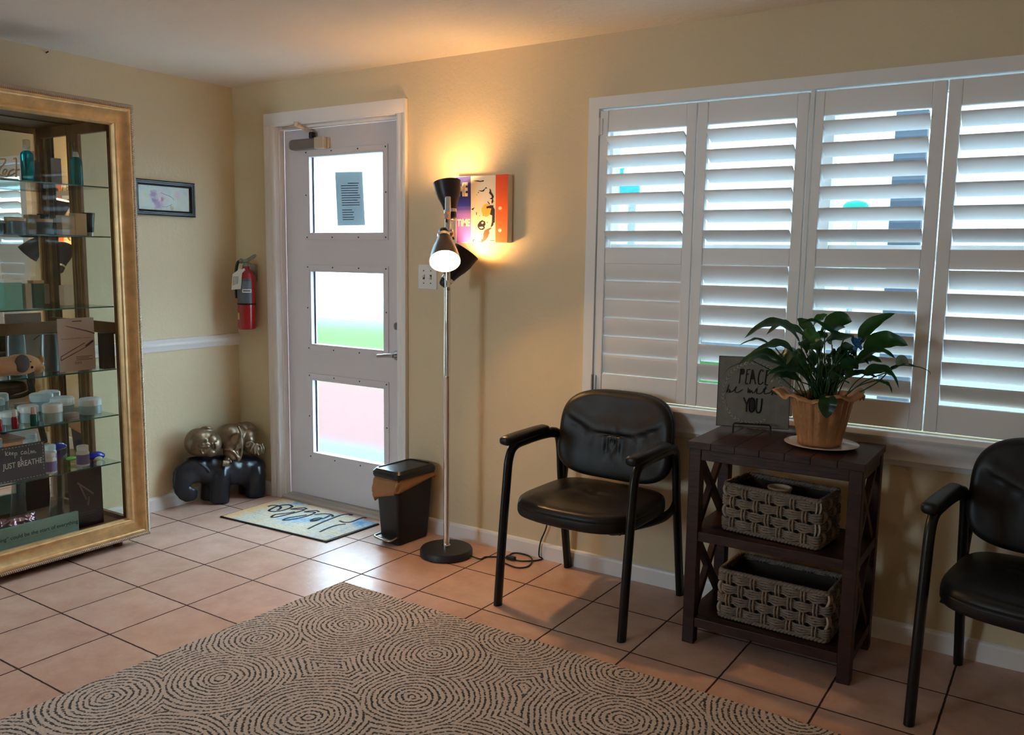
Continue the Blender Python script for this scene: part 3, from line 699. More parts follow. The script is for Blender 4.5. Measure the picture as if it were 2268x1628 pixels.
# ------------------------------------------------------------------ large rug
RC = [(770, 1383), (574, 1414), (487, 1503), (963, 1450), (913, 1544), (683, 1589), (1147, 1417), (1386, 1492), (1378, 1595), (812, 1315), (240, 1545), (1330, 1422 + 38)]
def rug_mat():
    m = M('rug_pile', (176, 156, 138), .95, spec=.1, sheen=.2); t = NT(m); b = t.N['Principled BSDF']; p = t.geo()
    warp = t.n('ShaderNodeTexNoise'); t.put(warp.inputs['Vector'], p); warp.inputs['Scale'].default_value = 7; warp.inputs['Detail'].default_value = 2
    wv = t.vec('MULTIPLY', t.vec('SUBTRACT', warp.outputs['Color'], (.5, .5, .5)), (.035, .035, 0))
    q = t.vec('MULTIPLY', t.vec('ADD', p, wv), (1, 1, 0))
    cs = [at(x, y, 'z', .01) for x, y in RC[:11]]
    pts = [(c.x, c.y) for c in cs]
    rnd = random.Random(5)
    gx = 1.70
    while gx < 4.6:                     # the circles carry on over the rest of the rug
        gy = -.86
        while gy > -3.3:
            c = (gx + rnd.uniform(-.07, .07), gy + rnd.uniform(-.07, .07))
            if all((c[0] - a) ** 2 + (c[1] - d) ** 2 >.36 ** 2 for a, d in pts): pts.append(c)
            gy -= .40
        gx += .40
    D = None
    for i, (x, y) in enumerate(pts):
        d = t.math('SUBTRACT', t.vec('DISTANCE', q, (x, y, 0)), rnd.uniform(0, .045))
        D = d if D is None else t.math('MINIMUM', D, d)
    f = t.math('SINE', t.math('MULTIPLY', D, 2 * pi / .0195))
    br = t.n('ShaderNodeTexNoise'); t.put(br.inputs['Vector'], p); br.inputs['Scale'].default_value = 105; br.inputs['Detail'].default_value = 2
    g = t.math('ADD', f, t.math('MULTIPLY', t.math('SUBTRACT', br.outputs[0], .5), 4.6))
    mr = t.n('ShaderNodeMapRange'); t.put(mr.inputs[0], g); mr.inputs[1].default_value = .30; mr.inputs[2].default_value = .85
    base = t.ramp(t.noise(p, 160, 4, .7), (.3, lin(192, 174, 162)), (.7, lin(232, 216, 204)))
    base = t.mix(t.noise(p, 3, 2), base, t.mix(.5, base, lin(204, 180, 164)))
    t.put(b.inputs['Base Color'], t.mix(mr.outputs[0], base, lin(52, 48, 46)))
    h = t.math('SUBTRACT', t.noise(p, 420, 3, .7), t.math('MULTIPLY', mr.outputs[0], .8))
    t.put(b.inputs['Normal'], t.bump(h, .8, .004)); return m
ca = math.radians(-.9)
corner = Vector((1.642, -.801, 0)); ux = Vector((math.cos(ca), math.sin(ca), 0)); uy = Vector((-.040, -1, 0)).normalized()
R = [corner, corner + ux * 3.0, corner + ux * 3.0 + uy * 2.35, corner + uy * 2.35]
b = MB(); b.loft([[p + Vector((0, 0, z)) + (sum(R, Vector()) / 4 - p).normalized() * i for p in R] for z, i in ((.0005, 0), (.008, 0), (.011, .004))])
props(b.build('area_rug', rug_mat(), origin=(3, -2, 0)), 'large beige rug with dark dashed concentric circles on the tiled floor', 'rug')
# ------------------------------------------------------------------ doormat
def mat_print():
    m = M('doormat_print', (170, 190, 200), .8, spec=.2); t = NT(m); b = t.N['Principled BSDF']; p = t.geo()
    c = t.ramp(t.noise(p, 4.2, 4, .6), (.30, lin(92, 148, 192)), (.40, lin(140, 174, 198)), (.48, lin(196, 192, 180)), (.62, lin(210, 192, 164)), (.74, lin(206, 166, 122)))
    d = t.ramp(t.noise(p, 38, 6, .75), (.45, (0, 0, 0, 1)), (.65, (.5, .5, .5, 1)))
    c = t.mix(d, c, lin(226, 220, 204))
    w = t.n('ShaderNodeTexWave', wave_type='RINGS'); t.put(w.inputs['Vector'], t.vec('ADD', p, (-.62, .33, 0))); w.inputs['Scale'].default_value = 16; w.inputs['Distortion'].default_value = 6; w.inputs['Detail'].default_value = 3; w.inputs['Detail Scale'].default_value = 3
    c = t.mix(t.math('MULTIPLY', t.ramp(w.outputs[0], (.72, (0, 0, 0, 1)), (.86, (1, 1, 1, 1))), .25), c, lin(112, 96, 92))
    s = t.sep(p); o = t.ramp(t.math('ADD', s[0], t.math('MULTIPLY', t.noise(p, 9, 4), .3)), (.62, lin(226, 168, 92)), (.70, lin(214, 180, 130)))
    k = t.ramp(t.math('ADD', t.math('MULTIPLY', s[0], 1.0), t.math('MULTIPLY', t.noise(p, 30, 4, .7), .35)), (.60, (1, 1, 1, 1)), (.72, (0, 0, 0, 1)))
    c = t.mix(t.math('MULTIPLY', k, .7), c, o)
    t.put(b.inputs['Base Color'], c); return m
mt = thing('doormat', (.80, -.26, 0), 'colourful printed doormat with a handwritten greeting, lying before the door', 'doormat')
ms = [at(487.5, 1143, 'z', .008), at(723, 1199, 'z', .008), at(845, 1158, 'z', .008), Vector((.398, -.03, .008))]
ms[2] = Vector((ms[1].x + .02, -.07, 0)); ms = [Vector((p.x, p.y, 0)) for p in ms]
cen = sum(ms, Vector()) / 4
MB().loft([[p + (cen - p).normalized() * i + Vector((0, 0, z)) for p in ms] for z, i in ((.0005, 0), (.007, 0))]).build('rubber_backing', M('black_rubber', (20, 18, 20), .7), mt)
pt = MB().loft([[p + (cen - p).normalized() * .012 + Vector((0, 0, z)) for p in ms] for z in (.0071, .0095)]).build('printed_face', mat_print(), mt)
HL = [[(1120, 1197), (1240, 1140), (1400, 1085), (1555, 1063)], [(920, 1147), (1100, 1062), (1300, 980), (1480, 915), (1600, 898), (1662, 915)],
 [(1450, 1010), (1530, 1035), (1640, 1030), (1760, 985), (1850, 955), (1900, 963)],
 [(1342, 942), (1310, 905), (1180, 893), (1030, 908)], [(1290, 918), (1200, 965), (1080, 988), (975, 1008), (1000, 985), (1060, 968), (1150, 965), (1060, 1010), (960, 1018)],
 [(1110, 860), (1060, 840), (960, 845), (870, 862), (1040, 868), (940, 920), (760, 968), (560, 1000), (510, 995), (600, 960), (760, 935), (900, 912)],
 [(905, 815), (860, 793), (760, 798), (640, 815), (860, 822), (760, 860), (600, 900), (400, 945), (310, 948), (380, 905), (560, 885), (700, 860)],
 [(665, 775), (620, 745), (520, 745), (400, 770), (310, 810), (270, 840), (340, 855), (480, 840), (600, 805), (660, 775)], [(255, 770), (330, 750), (430, 760), (470, 785), (440, 820), (400, 835)]]
b = MB()
for P in HL:
    b.tube(spline([at(560 + x / 7.56, 1020 + y / 7.56, 'z', .0096) for x, y in P], 5), .0085, 6, sx=1, up=(0, 0, 1))
for v in b.bm.verts: v.co.z = .0096 + (v.co.z - .0096) * .15
b.build('lettering', M('mat_ink', (16, 22, 36), .8), pt)
# ------------------------------------------------------------------ slim bin and its liner
BRZ = math.radians(-4)
bin_ = thing('trash_can', (1.468, -.165, 0), 'slim black step bin with a steel pedal standing beside the doormat', 'bin', rz=BRZ)
def ringr(w, d, r, z, cx=0, cy=0, n=5): return [Vector((cx + a, cy + b_, z)) for a, b_ in rrect(w, d, r, n)]
b = MB(); b.loft([ringr(.128, .215, .018, .002), ringr(.135, .225, .02, .02), ringr(.166, .262, .022, .335), ringr(.170, .266, .022, .345), ringr(.160, .256, .018, .345), ringr(.13, .22, .015, .03)])
b.build('bin_body', M('bin_plastic', (15, 15, 18), .5, bump=.08, bscale=400, bdist=.001), bin_, smooth=35, local=True)
b = MB(); b.loft([ringr(.190, .290, .03, .352), ringr(.196, .296, .032, .362), ringr(.194, .294, .032, .378), ringr(.170, .268, .028, .392), ringr(.158, .25, .026, .393), ringr(.152, .246, .024, .388), ringr(.06, .12, .02, .392)])
b.build('lid', M('lid_plastic', (20, 21, 25), .34), bin_, smooth=30, local=True)
b = MB(); b.tube(spline([(-.062, -.10, .045), (-.066, -.145, .042), (-.055, -.158, .040), (0, -.166, .038), (.048, -.160, .038), (.056, -.146, .040), (.052, -.10, .045)], 4), .0055, 10, sx=1)
b.loft([[Vector((x, y, z)) for x, y in ((-.05, -.15), (.045, -.15), (.04, -.10), (-.045, -.10))] for z in (.036, .042)])
b.build('pedal', m_steel, bin_, smooth=50, local=True)
ln = MB(); n = 120; out = rrect(.174, .270, .024, 29); rings = []
HANG = ((-3.2, .07), (-2.4, .130), (-2.0, .082), (-1.57, .056), (-1.1, .082), (-.8, .070), (-.4, .030), (-.05, .014), (.3, .030), (.5, .048), (.75, .030), (1.2, .05), (3.2, .07))
def hang_at(a):
    for (x0, d0), (x1, d1) in zip(HANG, HANG[1:]):
        if x0 <= a <= x1: f = (a - x0) / (x1 - x0); return d0 + (d1 - d0) * f * f * (3 - 2 * f)
for k in range(7):
    f = k / 6; ring = []
    for j, (x, y) in enumerate(out):
        th = math.atan2(y / .135, x / .087)
        d = hang_at(th) + .006 * math.sin(17 * th) + .004 * math.sin(31 * th + 2)
        z = .350 - d * f
        o = .004 + .010 * math.sin(pi * f) * (1 + .6 * math.sin(23 * th + 5 * f)) + .006 * mnoise.noise(Vector((x * 60, y * 60, f * 4))) + .006 * f
        r_ = math.hypot(x, y); ring.append(Vector((x + x / r_ * o, y + y / r_ * o, z + .004 * mnoise.noise(Vector((x * 90, y * 90, 3 + f * 6))))))
    rings.append(ring)
ln.loft(rings, False, False)
def liner_mat():
    m = bpy.data.materials.new('tan_plastic_bag'); m.use_nodes = True; t = NT(m); b = t.N['Principled BSDF']
    b.inputs['Base Color'].default_value = lin(186, 138, 96); b.inputs['Roughness'].default_value = .35
    t.put(b.inputs['Normal'], t.bump(t.noise(t.obj(), 70, 4), .6, .006))
    tr = t.n('ShaderNodeBsdfTranslucent'); tr.inputs[0].default_value = lin(206, 150, 100); x = t.n('ShaderNodeMixShader'); x.inputs[0].default_value = .35
    t.L.new(b.outputs[0], x.inputs[1]); t.L.new(tr.outputs[0], x.inputs[2]); t.L.new(x.outputs[0], t.N['Material Output'].inputs[0]); return m
o = ln.build('bin_liner', liner_mat(), smooth=180, local=True); o.location = bin_.location; o.rotation_euler.z = BRZ
sd = o.modifiers.new('th', 'SOLIDIFY'); sd.thickness = .0008
props(o, 'crumpled tan plastic bag hanging out under the lid of the black bin', 'bag')
# ------------------------------------------------------------------ elephant statue with a sleeping monk
sd_ = Vector((-.30, -.954, 0)).normalized(); sn = Vector((.954, -.30, 0)).normalized(); s0 = Vector((.262, -.20, 0))   # its long side runs along the left wall
def sp_(x, y, off=0.0):
    """point of the statue's long vertical plane, moved off towards the room"""
    px, py = 370 + x / 7.4, 920 + y / 7.4
    d = fw + (px - 1134) / FPX * RT - (py - 814) / FPX * UP
    o = s0 + sn * off
    return CAM + d * ((o - CAM).dot(sn) / d.dot(sn))
def rad(r): return r / 7.4 / 383
st = thing('elephant_statue', (.20, -.32, 0), 'statue of a bronze child asleep on the back of a black elephant, in the corner', 'statue')
rotS = Matrix((( -sd_.x, sn.x, 0), (-sd_.y, sn.y, 0), (0, 0, 1)))
def blob(b, x, y, r, off=0, th=1.0, ln=None):
    R_ = rad(r); l = R_ * (ln or 1.0) / abs(sd_.dot(RT)) * .86
    b.ball(sp_(x, y, off), (l, R_ * th, R_), 20, 14, rotS)
e = MB()
for x, y, r, off, th in ((1370, 870, 232, -.105, .92), (1250, 850, 225, -.105, .95), (1050, 860, 225, -.105, .95), (880, 870, 232, -.105, .92), (700, 870, 222, -.105, .828), (500, 860, 205, -.105, .825), (420, 900, 232, -.09, .46), (320, 960, 205, -.08, .42), (262, 1060, 160, -.075, .45), (236, 1140, 134, -.07, .5), (250, 1220, 122, -.07, .52), (290, 1290, 112, -.07, .52), (340, 1330, 98, -.07, .55), (400, 1320, 96, -.07, .55), (420, 1270, 84, -.07, .55), (400, 1250, 70, -.06, .6), (1400, 1010, 215, -.105, .95), (1200, 960, 190, -.105, .95), (1020, 960, 190, -.105, .95), (860, 1010, 215, -.105, .95), (640, 940, 190, -.105, .9)):
    blob(e, x, y, r, off, th)
def leg(x, off, bot, top, w0, w1, lean=0):
    P = [sp_(x + lean * k / 5, top + (bot - top) * k / 5, off) for k in range(6)]
    P[-1].z = .002
    rr = [rad(w0 * (.62, .86, .95, 1, 1, 1)[k] + (w1 - w0) * min(1, k / 3)) for k in range(6)]
    e.tube(P, rr, 20, sx=1.0)
leg(880, -.068, 1470, 860, 200, 160, -20); leg(1440, -.068, 1385, 800, 212, 170, 10)
leg(700, -.165, 1372, 980, 160, 125, -30); leg(1290, -.165, 1330, 900, 170, 130, 0)
e.tube([sp_(1390, 760, -.10), sp_(1420, 900, -.10), sp_(1430, 1100, -.10)], [rad(180), rad(200), rad(185)], 20)
# curled ear
e.tube(spline([sp_(420, 790, -.012), sp_(520, 790, .004), sp_(630, 850, .012), sp_(700, 950, .008)], 5), [rad(18)] * 5 + [rad(30)] * 6 + [rad(34)] * 4 + [rad(14)], 10)
ob = e.build('elephant', M('black_glazed_ceramic', (24, 28, 38), .3, spec=.6, var=.3, vscale=18, bump=.12, bscale=40, bdist=.004), st, local=False)
fuse(ob, .0065, 14)
m_bronze = M('bronze_paint', (124, 104, 84), .36, .72, var=.3, vscale=26, bump=.06, bscale=160)
h = MB(); hc = sp_(588, 440, -.07)
h.ball(hc, (rad(250), rad(205), rad(236)), 32, 22, rotS)
h.ball(sp_(515, 438, -.07), (rad(228), rad(205), rad(233)), 24, 16, rotS)
h.ball(sp_(760, 470, -.055), (rad(130), rad(150), rad(200)), 20, 14, rotS)     # jaw
h.ball(sp_(705, 600, -.04), (rad(110), rad(105), rad(80)), 20, 14, rotS); h.ball(sp_(720, 395, -.03), (rad(110), rad(100), rad(95)), 20, 14, rotS)   # cheeks
h.ball(sp_(585, 505, .006), (rad(60), rad(40), rad(26)), 14, 10, rotS); h.ball(sp_(662, 508, .012), (rad(44), rad(42), rad(40)), 14, 10, rotS)         # nose
h.tube(spline([sp_(742, 462, .004), sp_(752, 505, .010), sp_(742, 555, .006)], 4), rad(13), 8); h.tube(spline([sp_(792, 470, -.002), sp_(800, 508, .004), sp_(790, 550, 0)], 4), rad(15), 8)  # lips
h.tube(spline([sp_(590, 370, -.012), sp_(566, 420, -.006), sp_(575, 480, .0)], 4), rad(13), 8); h.tube(spline([sp_(560, 560, .0), sp_(565, 610, -.004), sp_(600, 640, -.012)], 4), rad(12), 8)   # brows
for yy in (425, 592): h.ball(sp_(632, yy, -.004 if yy < 500 else -.012), (rad(30), rad(24), rad(46)), 14, 10, rotS)                     # closed lids
h.tube(spline([sp_(560, 230, -.07), sp_(600, 205, -.05), sp_(680, 205, -.045), sp_(735, 235, -.055)], 4), rad(26), 10)                 # ear
ob = h.build('head', m_bronze, st); fuse(ob, .0042, 4)
m_bsh = M('bronze_shadow_paint', (42, 34, 28), .5, .4)
for yy, o in ((428, .0035), (596, -.004)): MB().tube(spline([sp_(645, yy - 40, o - .004), sp_(655, yy, o), sp_(645, yy + 38, o - .004)], 4), rad(5), 6).build('closed_eye', m_bsh, ob)
MB().tube(spline([sp_(768, 458, .002), sp_(776, 508, .0085), sp_(766, 560, .003)], 4), rad(5.5), 6).build('mouth', m_bsh, ob)
b = MB()
for x, y, r, off, th in ((930, 350, 150, -.10, 1.0), (1020, 350, 225, -.10, .8), (1100, 330, 205, -.10, .8), (1140, 400, 110, -.03, .6), (1080, 480, 160, -.06, .8), (1070, 580, 145, -.045, .7), (1100, 640, 110, -.03, .6), (1230, 250, 150, -.12, .9), (1290, 260, 168, -.13, .9), (1330, 340, 125, -.08, .8), (1345, 400, 100, -.06, .8)): blob(b, x, y, r, off, th)
# sleeve folds
for P in ([(1195, 380), (1180, 450), (1120, 500)], [(1215, 430), (1190, 520), (1110, 560)], [(935, 560), (1040, 570), (1130, 640), (1180, 720)], [(1160, 170), (1200, 260), (1210, 350), (1230, 420), (1225, 560), (1200, 700), (1150, 760)]):
    b.tube(spline([sp_(x, y, -.002 if x > 1000 else -.02) for x, y in P], 5), rad(24), 8)
ob = b.build('robe', m_bronze, st); fuse(ob, .0048, 5)
b = MB()
for x, y, r, off, th in ((1310, 500, 85, -.06, .9), (1370, 520, 110, -.055, .9), (1440, 560, 105, -.05, .9), (1490, 590, 80, -.05, .9)): blob(b, x, y, r, off, th)
for P in ([(1290, 470), (1330, 440), (1400, 430)], [(1290, 520), (1340, 500), (1360, 440)], [(1360, 600), (1390, 520), (1420, 440)], [(1440, 640), (1430, 540), (1470, 450)], [(1500, 660), (1470, 560), (1500, 470)]):
    b.tube(spline([sp_(x, y, .004) for x, y in P], 5), rad(20), 8)
b.tube(spline([sp_(1540, 460, -.05), sp_(1565, 520, -.045), sp_(1570, 600, -.045), sp_(1575, 640, -.04)], 4), [rad(42)] * 5 + [rad(50)] * 4 + [rad(36)] * 4, 12)
ob = b.build('leg', m_bronze, st); fuse(ob, .0045, 4)
b = MB(); b.ball(sp_(985, 740, -.03), (rad(62), rad(50), rad(66)), 16, 12, rotS)
for k in range(4): b.tube(spline([sp_(925 + 28 * k, 740, -.012), sp_(915 + 30 * k, 790, -.004), sp_(920 + 32 * k, 842 - 6 * abs(k - 2), -.006)], 4), rad(17), 8)
b.tube([sp_(1030, 730, -.01), sp_(1050, 775, -.004)], rad(18), 8)
ob = b.build('hand', m_bronze, st); fuse(ob, .0034, 3)
# ------------------------------------------------------------------ gold framed display cabinet
CXM, CXF, CY1, CY0 = .065, .395, -1.018, -1.875      # mirror, front, side near the corner, far side
cab = thing('display_cabinet', (.22, -1.45, 0), 'tall glass fronted display cabinet with a wide gold picture frame door', 'cabinet')
b = MB(); b.bb((.03, CY0, .03), (CXF, CY1, .118)); b.build('base', m_oak, cab, bevel=.003)
for y in (CY0 + .06, CY1 - .06):
    for x in (.06, CXF - .03): MB().cyl((x, y, 0), (x, y, .031), .022, .026, 14).build('foot', m_oak, cab, smooth=40)
MB().bb((.03, CY0, 2.085), (CXF, CY1, 2.135)).build('top', m_oak, cab, bevel=.003)
MB().bb((.03, CY0, .118), (CXM - .006, CY1, 2.085)).build('back_board', m_oak, cab)
MB().bb((CXM - .006, CY0 + .02, .124), (CXM, CY1 - .004, 2.08)).build('back_mirror', m_mirror, cab)
for y in (CY0, CY1 - .020):
    for x0, x1 in ((CXM, CXM + .050), (CXF - .035, CXF)): MB().bb((x0, y, .118), (x1, y + .020, 2.085)).build('corner_post', m_oak, cab, bevel=.002)
    MB().bb((CXM + .05, y, 1.062), (CXF - .035, y + .020, 1.118)).build('side_rail', m_oak, cab)
    MB().bb((CXM + .05, y, 2.035), (CXF - .035, y + .020, 2.085)).build('side_rail', m_oak, cab)
    MB().bb((CXM + .05, y, .118), (CXF - .035, y + .020, .140)).build('side_rail', m_oak, cab)
    MB().bb((CXM + .046, y + .008, .12), (CXF - .03, y + .012, 2.04)).build('side_glass', m_cabglass, cab)
MB().bb((CXM + .0005, CY0 + .02, 1.062), (CXM + .014, CY1 - .021, 1.118)).build('back_rail', m_oak, cab)
m_strip = M('brass_strip', (150, 120, 70), .4, .6)
for x in (CXM + .025, CXF - .02): MB().bb((x - .006, CY1 - .0215, .16), (x + .006, CY1 - .0195, 2.0)).build('shelf_standard', m_strip, cab)
SZ = [1.770, 1.536, 1.200, .893, .664, .424]
for z in SZ:
    s = MB().bb((CXM + .004, CY0 + .024, z - .006), (CXF - .030, CY1 - .024, z)).build('shelf', m_shelfglass, cab)
    MB().bb((CXF - .0299, CY0 + .024, z - .006), (CXF - .0285, CY1 - .024, z)).build('shelf_edge', m_glassedge, s)
MB().bb((CXF - .012, CY0 + .06, .16), (CXF - .008, CY1 - .04, 2.06)).build('front_glass', m_cabglass, cab)
# the gold moulding
FY0, FY1, FZ0, FZ1 = -1.955, -.944, .040, 2.158
b = MB(); b2 = MB()
def fr(b, prof):
    rings = []
    for ins, hh in prof: rings.append([Vector((CXF + hh, FY0 + ins, FZ0 + ins)), Vector((CXF + hh, FY1 - ins, FZ0 + ins)), Vector((CXF + hh, FY1 - ins, FZ1 - ins)), Vector((CXF + hh, FY0 + ins, FZ1 - ins))])
    b.loft(rings, False, False)
fr(b, [(.016, .001), (.016, .046), (.020, .050), (.026, .049), (.030, .046), (.036, .040), (.046, .033), (.058, .028), (.070, .026), (.076, .028), (.082, .032), (.088, .032), (.092, .028), (.094, .020), (.098, .017), (.100, .010), (.100, .001)])
door_f = b.build('door_frame', m_gold, cab, smooth=50)
fr(b2, [(.0, .001), (.0, .040), (.004, .044), (.017, .044), (.017, .001)])
rb = b2.build('frame_edge', m_golddark, door_f, smooth=50)
# rope beading round the outer edge
rp = MB()
def rope(p0, p1, out, front=False):
    p0, p1, out = Vector(p0), Vector(p1), Vector(out); L = (p1 - p0).length; d = (p1 - p0) / L; n = int(L / .0085)
    for k in range(n):
        c = p0 + d * (L * (k + .5) / n)
        if front:      # strands slant across the front band
            rp.tube([c - d * .0055 + out * .0085 - Vector((.003, 0, 0)), c + Vector((.0025, 0, 0)), c + d * .0055 - out * .0085 - Vector((.003, 0, 0))], [.0026, .0038, .0026], 6)
        else: rp.tube([c - d * .006 - Vector((.014, 0, 0)), c + out * .004 - Vector((.005, 0, 0)), c + d * .006 + Vector((.004, 0, 0))], [.0026, .0040, .0026], 6)
xq = CXF + .040
rope((xq, FY0, FZ1 - .002), (xq, FY1, FZ1 - .002), (0, 0, 1)); rope((xq, FY1 - .002, FZ1), (xq, FY1 - .002, FZ0), (0, 1, 0)); rope((xq, FY1, FZ0 + .002), (xq, FY0, FZ0 + .002), (0, 0, -1))
rope((xq + .004, FY0, FZ1 - .009), (xq + .004, FY1, FZ1 - .009), (0, 0, 1), True); rope((xq + .004, FY1 - .009, FZ1), (xq + .004, FY1 - .009, FZ0), (0, 1, 0), True); rope((xq + .004, FY1, FZ0 + .009), (xq + .004, FY0, FZ0 + .009), (0, 0, -1), True)
rp.build('rope_beading', M('rope_silver_gold', (206, 188, 164), .38, .5), rb, smooth=60)
# ------------------------------------------------------------------ what stands in the cabinet
def on(px, py, z, dx=None):
    p = at(px, py, 'z', z)
    if dx is not None:
        p = at(px, py, 'x', dx); p.z = z
    p.x = min(max(p.x, CXM + .03), CXF - .06); p.z = z + .0004
    return p
m_clearpl = thin_glass('clear_cap', (236, 232, 228), .12, .1)
def liquid(name, col):
    m = M(name, col, .08, trans=.75, ior=1.33); return m
m_tealliq = liquid('teal_lotion', (0, 150, 168))
SB = 'teal spray bottles on the top glass shelf'
def spray(px, py, dx, label):
    p = on(px, py, SZ[0], dx); t = thing('spray_bottle', p, label, 'bottle', SB); x, y, z = p
    MB().lathe([(.024, 0), (.0275, .003), (.0275, .115), (.025, .126), (.013, .136), (.0125, .142)], p, n=28).build('bottle_body', m_tealliq, t, smooth=50)
    MB().lathe([(.0135, .137), (.0135, .150), (.0105, .152), (.0105, .160)], p, n=20).build('pump_collar', m_white, t, smooth=40)
    MB().lathe([(.0155, .140), (.0155, .182), (.013, .185)], p, n=24, cap0=False).build('clear_cap', m_clearpl, t, smooth=40)
spray(171, 411, .26, 'teal spray bottle with clear cap beside the glass side of the gold cabinet')
spray(63, 406, .30, 'teal spray bottle with clear cap next to the wooden script word on the top shelf')
wd = thing('wooden_word', on(20, 400, SZ[0], .31), 'pale wooden script word standing on the top shelf of the gold cabinet', 'word sign')
b = MB(); P0 = on(20, 400, SZ[0], .31)
W_ = lambda x, y: at(x / 6.78, 200 + y / 6.78, 'x', .31) + Vector((0, 0, .022))
for P in ([(-60, 1390), (-70, 1250), (-40, 1130), (40, 1110), (90, 1120), (60, 1190), (10, 1250), (-10, 1330), (60, 1350), (110, 1280), (70, 1270), (50, 1330), (110, 1370), (150, 1300), (190, 1270), (215, 1265), (150, 1300), (150, 1360), (230, 1320)], [(205, 1110), (245, 1100), (250, 1260), (245, 1380)], [(235, 1285), (300, 1265)]):
    b.tube(spline([W_(x, y) for x, y in P], 5), .0035, 8, sx=1)
b.bb((P0.x - .008, P0.y - .10, SZ[0] + .0004), (P0.x + .008, at(40, 404, 'x', .31).y, SZ[0] + .008))
b.build('letters', M('pale_wood', (206, 168, 128), .5), wd, smooth=60)
def carton(name, px0, px1, py_top, z, dx, dep, mat, label, cat='box', ry=0, group=None, lid=None):
    A_, B_ = at(px0, 500, 'x', dx), at(px1, 500, 'x', dx)
    pyb = 500; p = Vector((dx, (A_.y + B_.y) / 2, z + .0004)); w_ = abs(B_.y - A_.y)
    h_ = at((px0 + px1) / 2, py_top, 'x', dx).z - z
    t = thing(name, p, label, cat, group, rz=ry)
    q = MB(); q.bb((-dep / 2, -w_ / 2, 0), (dep / 2, w_ / 2, h_)); q.build('carton_body', mat, t, bevel=.0015, local=True)
    if lid:
        q = MB(); q.bb((-dep / 2 - .001, -w_ / 2 - .001, h_ - .012), (dep / 2 + .001, w_ / 2 + .001, h_ + .002)); q.build('lid', lid, t, bevel=.0015, local=True)
    return t, w_, h_
m_tan = M('kraft_tan', (196, 156, 114), .6); m_taupe = M('taupe_card', (140, 118, 104), .6)
m_mint = M('mint_card', (128, 176, 156), .5); m_green = M('olive_card', (56, 76, 40), .5); m_greybl = M('grey_blue_jar', (92, 104, 116), .35)
carton('slim_box', 123, 139, 352, SZ[0], .16, .03, m_taupe, 'slim taupe carton standing near the mirror on the top shelf')
JG = 'tan lidded jars on the second shelf'
def jar(name, px, py, dx, z, r, h_, mb, ml, label, group=None, lidh=.42, dome=False, cat='jar'):
    p = on(px, py, z, dx); t = thing(name, p, label, cat, group)
    hb = h_ * (1 - lidh)
    MB().lathe([(r * .92, 0), (r, .003), (r, hb - .002), (r * .95, hb)], p, n=32).build('jar_body', mb, t, smooth=40)
    if dome: MB().lathe([(r * 1.03, hb + .0005), (r * 1.04, hb + .004), (r * 1.03, h_ - .006), (r * .9, h_ - .001), (r * .5, h_)], p, n=32).build('lid', ml, t, smooth=50)
    else: MB().lathe([(r * 1.03, hb + .0005), (r * 1.03, h_ - .001), (r * .98, h_)], p, n=32).build('lid', ml, t, smooth=40)
    return t
jar('lidded_jar', 38, 521, .30, SZ[1], .036, .070, m_greybl, m_tan, 'grey jar with a flat tan lid, below the wooden script word', JG, .2)
jar('lidded_jar', 101, 521, .28, SZ[1], .036, .072, m_greybl, m_tan, 'grey jar with a flat tan lid, touching the pale carton on the second shelf', JG, .2)
carton('pale_carton', 131, 160, 478, SZ[1], .30, .05, M('pale_card', (206, 186, 166), .5), 'pale grey carton between the tan lidded jar and the tan box')
carton('tan_box', 160, 186, 473, SZ[1], .27, .05, m_tan, 'plain tan carton beside the black cream tube on the second shelf')
p = on(199, 522, SZ[1], .27); t = thing('cream_tube', p, 'black cream tube standing on its silver cap on the second shelf', 'tube')
MB().lathe([(.0165, 0), (.0165, .018)], p, n=24).build('cap', m_steel, t, smooth=40)
MB().loft([[p + Vector((a * sx_, b_ * sy_, z)) for a, b_ in [(math.cos(2 * pi * k / 24), math.sin(2 * pi * k / 24)) for k in range(24)]] for z, sx_, sy_ in ((.0185, .016, .016), (.022, .019, .019), (.06, .017, .022), (.098, .004, .029), (.112, .0016, .031))]).build('tube_body', M('black_tube', (22, 22, 24), .35), t, smooth=50)
carton('green_carton', 60, 84, 622, SZ[2], .27, .05, m_green, 'dark green carton with a tan top on the third shelf', lid=m_tan)
carton('mint_carton', -6, 33, 620, SZ[2], .30, .06, m_mint, 'mint green carton partly cut off by the picture edge on the third shelf', lid=m_paper)
carton('beige_carton', 44, 58, 628, SZ[2], .29, .03, M('beige_card', (178, 152, 124), .6), 'thin beige carton between the mint and the dark green cartons')
carton('tan_carton', 128, 149, 632, SZ[2], .17, .04, M('rose_tan_card', (188, 148, 112), .6), 'plain rose tan carton alone on the third shelf')
# fourth shelf: booklet, black box, frosted bag, plush dog
DXB = .30
A_, B_ = at(131, 815, 'x', DXB), at(211, 806, 'x', DXB); zt = at(171, 704, 'x', DXB).z
bk = thing('display_card', Vector((DXB, (A_.y + B_.y) / 2, SZ[3])), 'upright pale pink card showing cosmetic pencils on the fourth shelf', 'card')
MB().bb((DXB, A_.y, SZ[3] + .0005), (DXB + .004, B_.y, zt)).build('card', M('pale_pink_card', (202, 176, 168), .5), bk)
def onp(fx, fz, o=.0006): return Vector((DXB + .004 + o, A_.y + (B_.y - A_.y) * fx, SZ[3] + (zt - SZ[3]) * fz))
m_ink = M('card_ink', (84, 66, 66), .6)
b = MB(); b.tube([onp(.22, .86), onp(.80, .74)], [.0012, .0028], 8); b.tube([onp(.80, .74), onp(1.0, .69)], [.0028, .0028], 8); b.build('drawn_pencil', M('pencil_ink', (58, 40, 44), .5), bk)
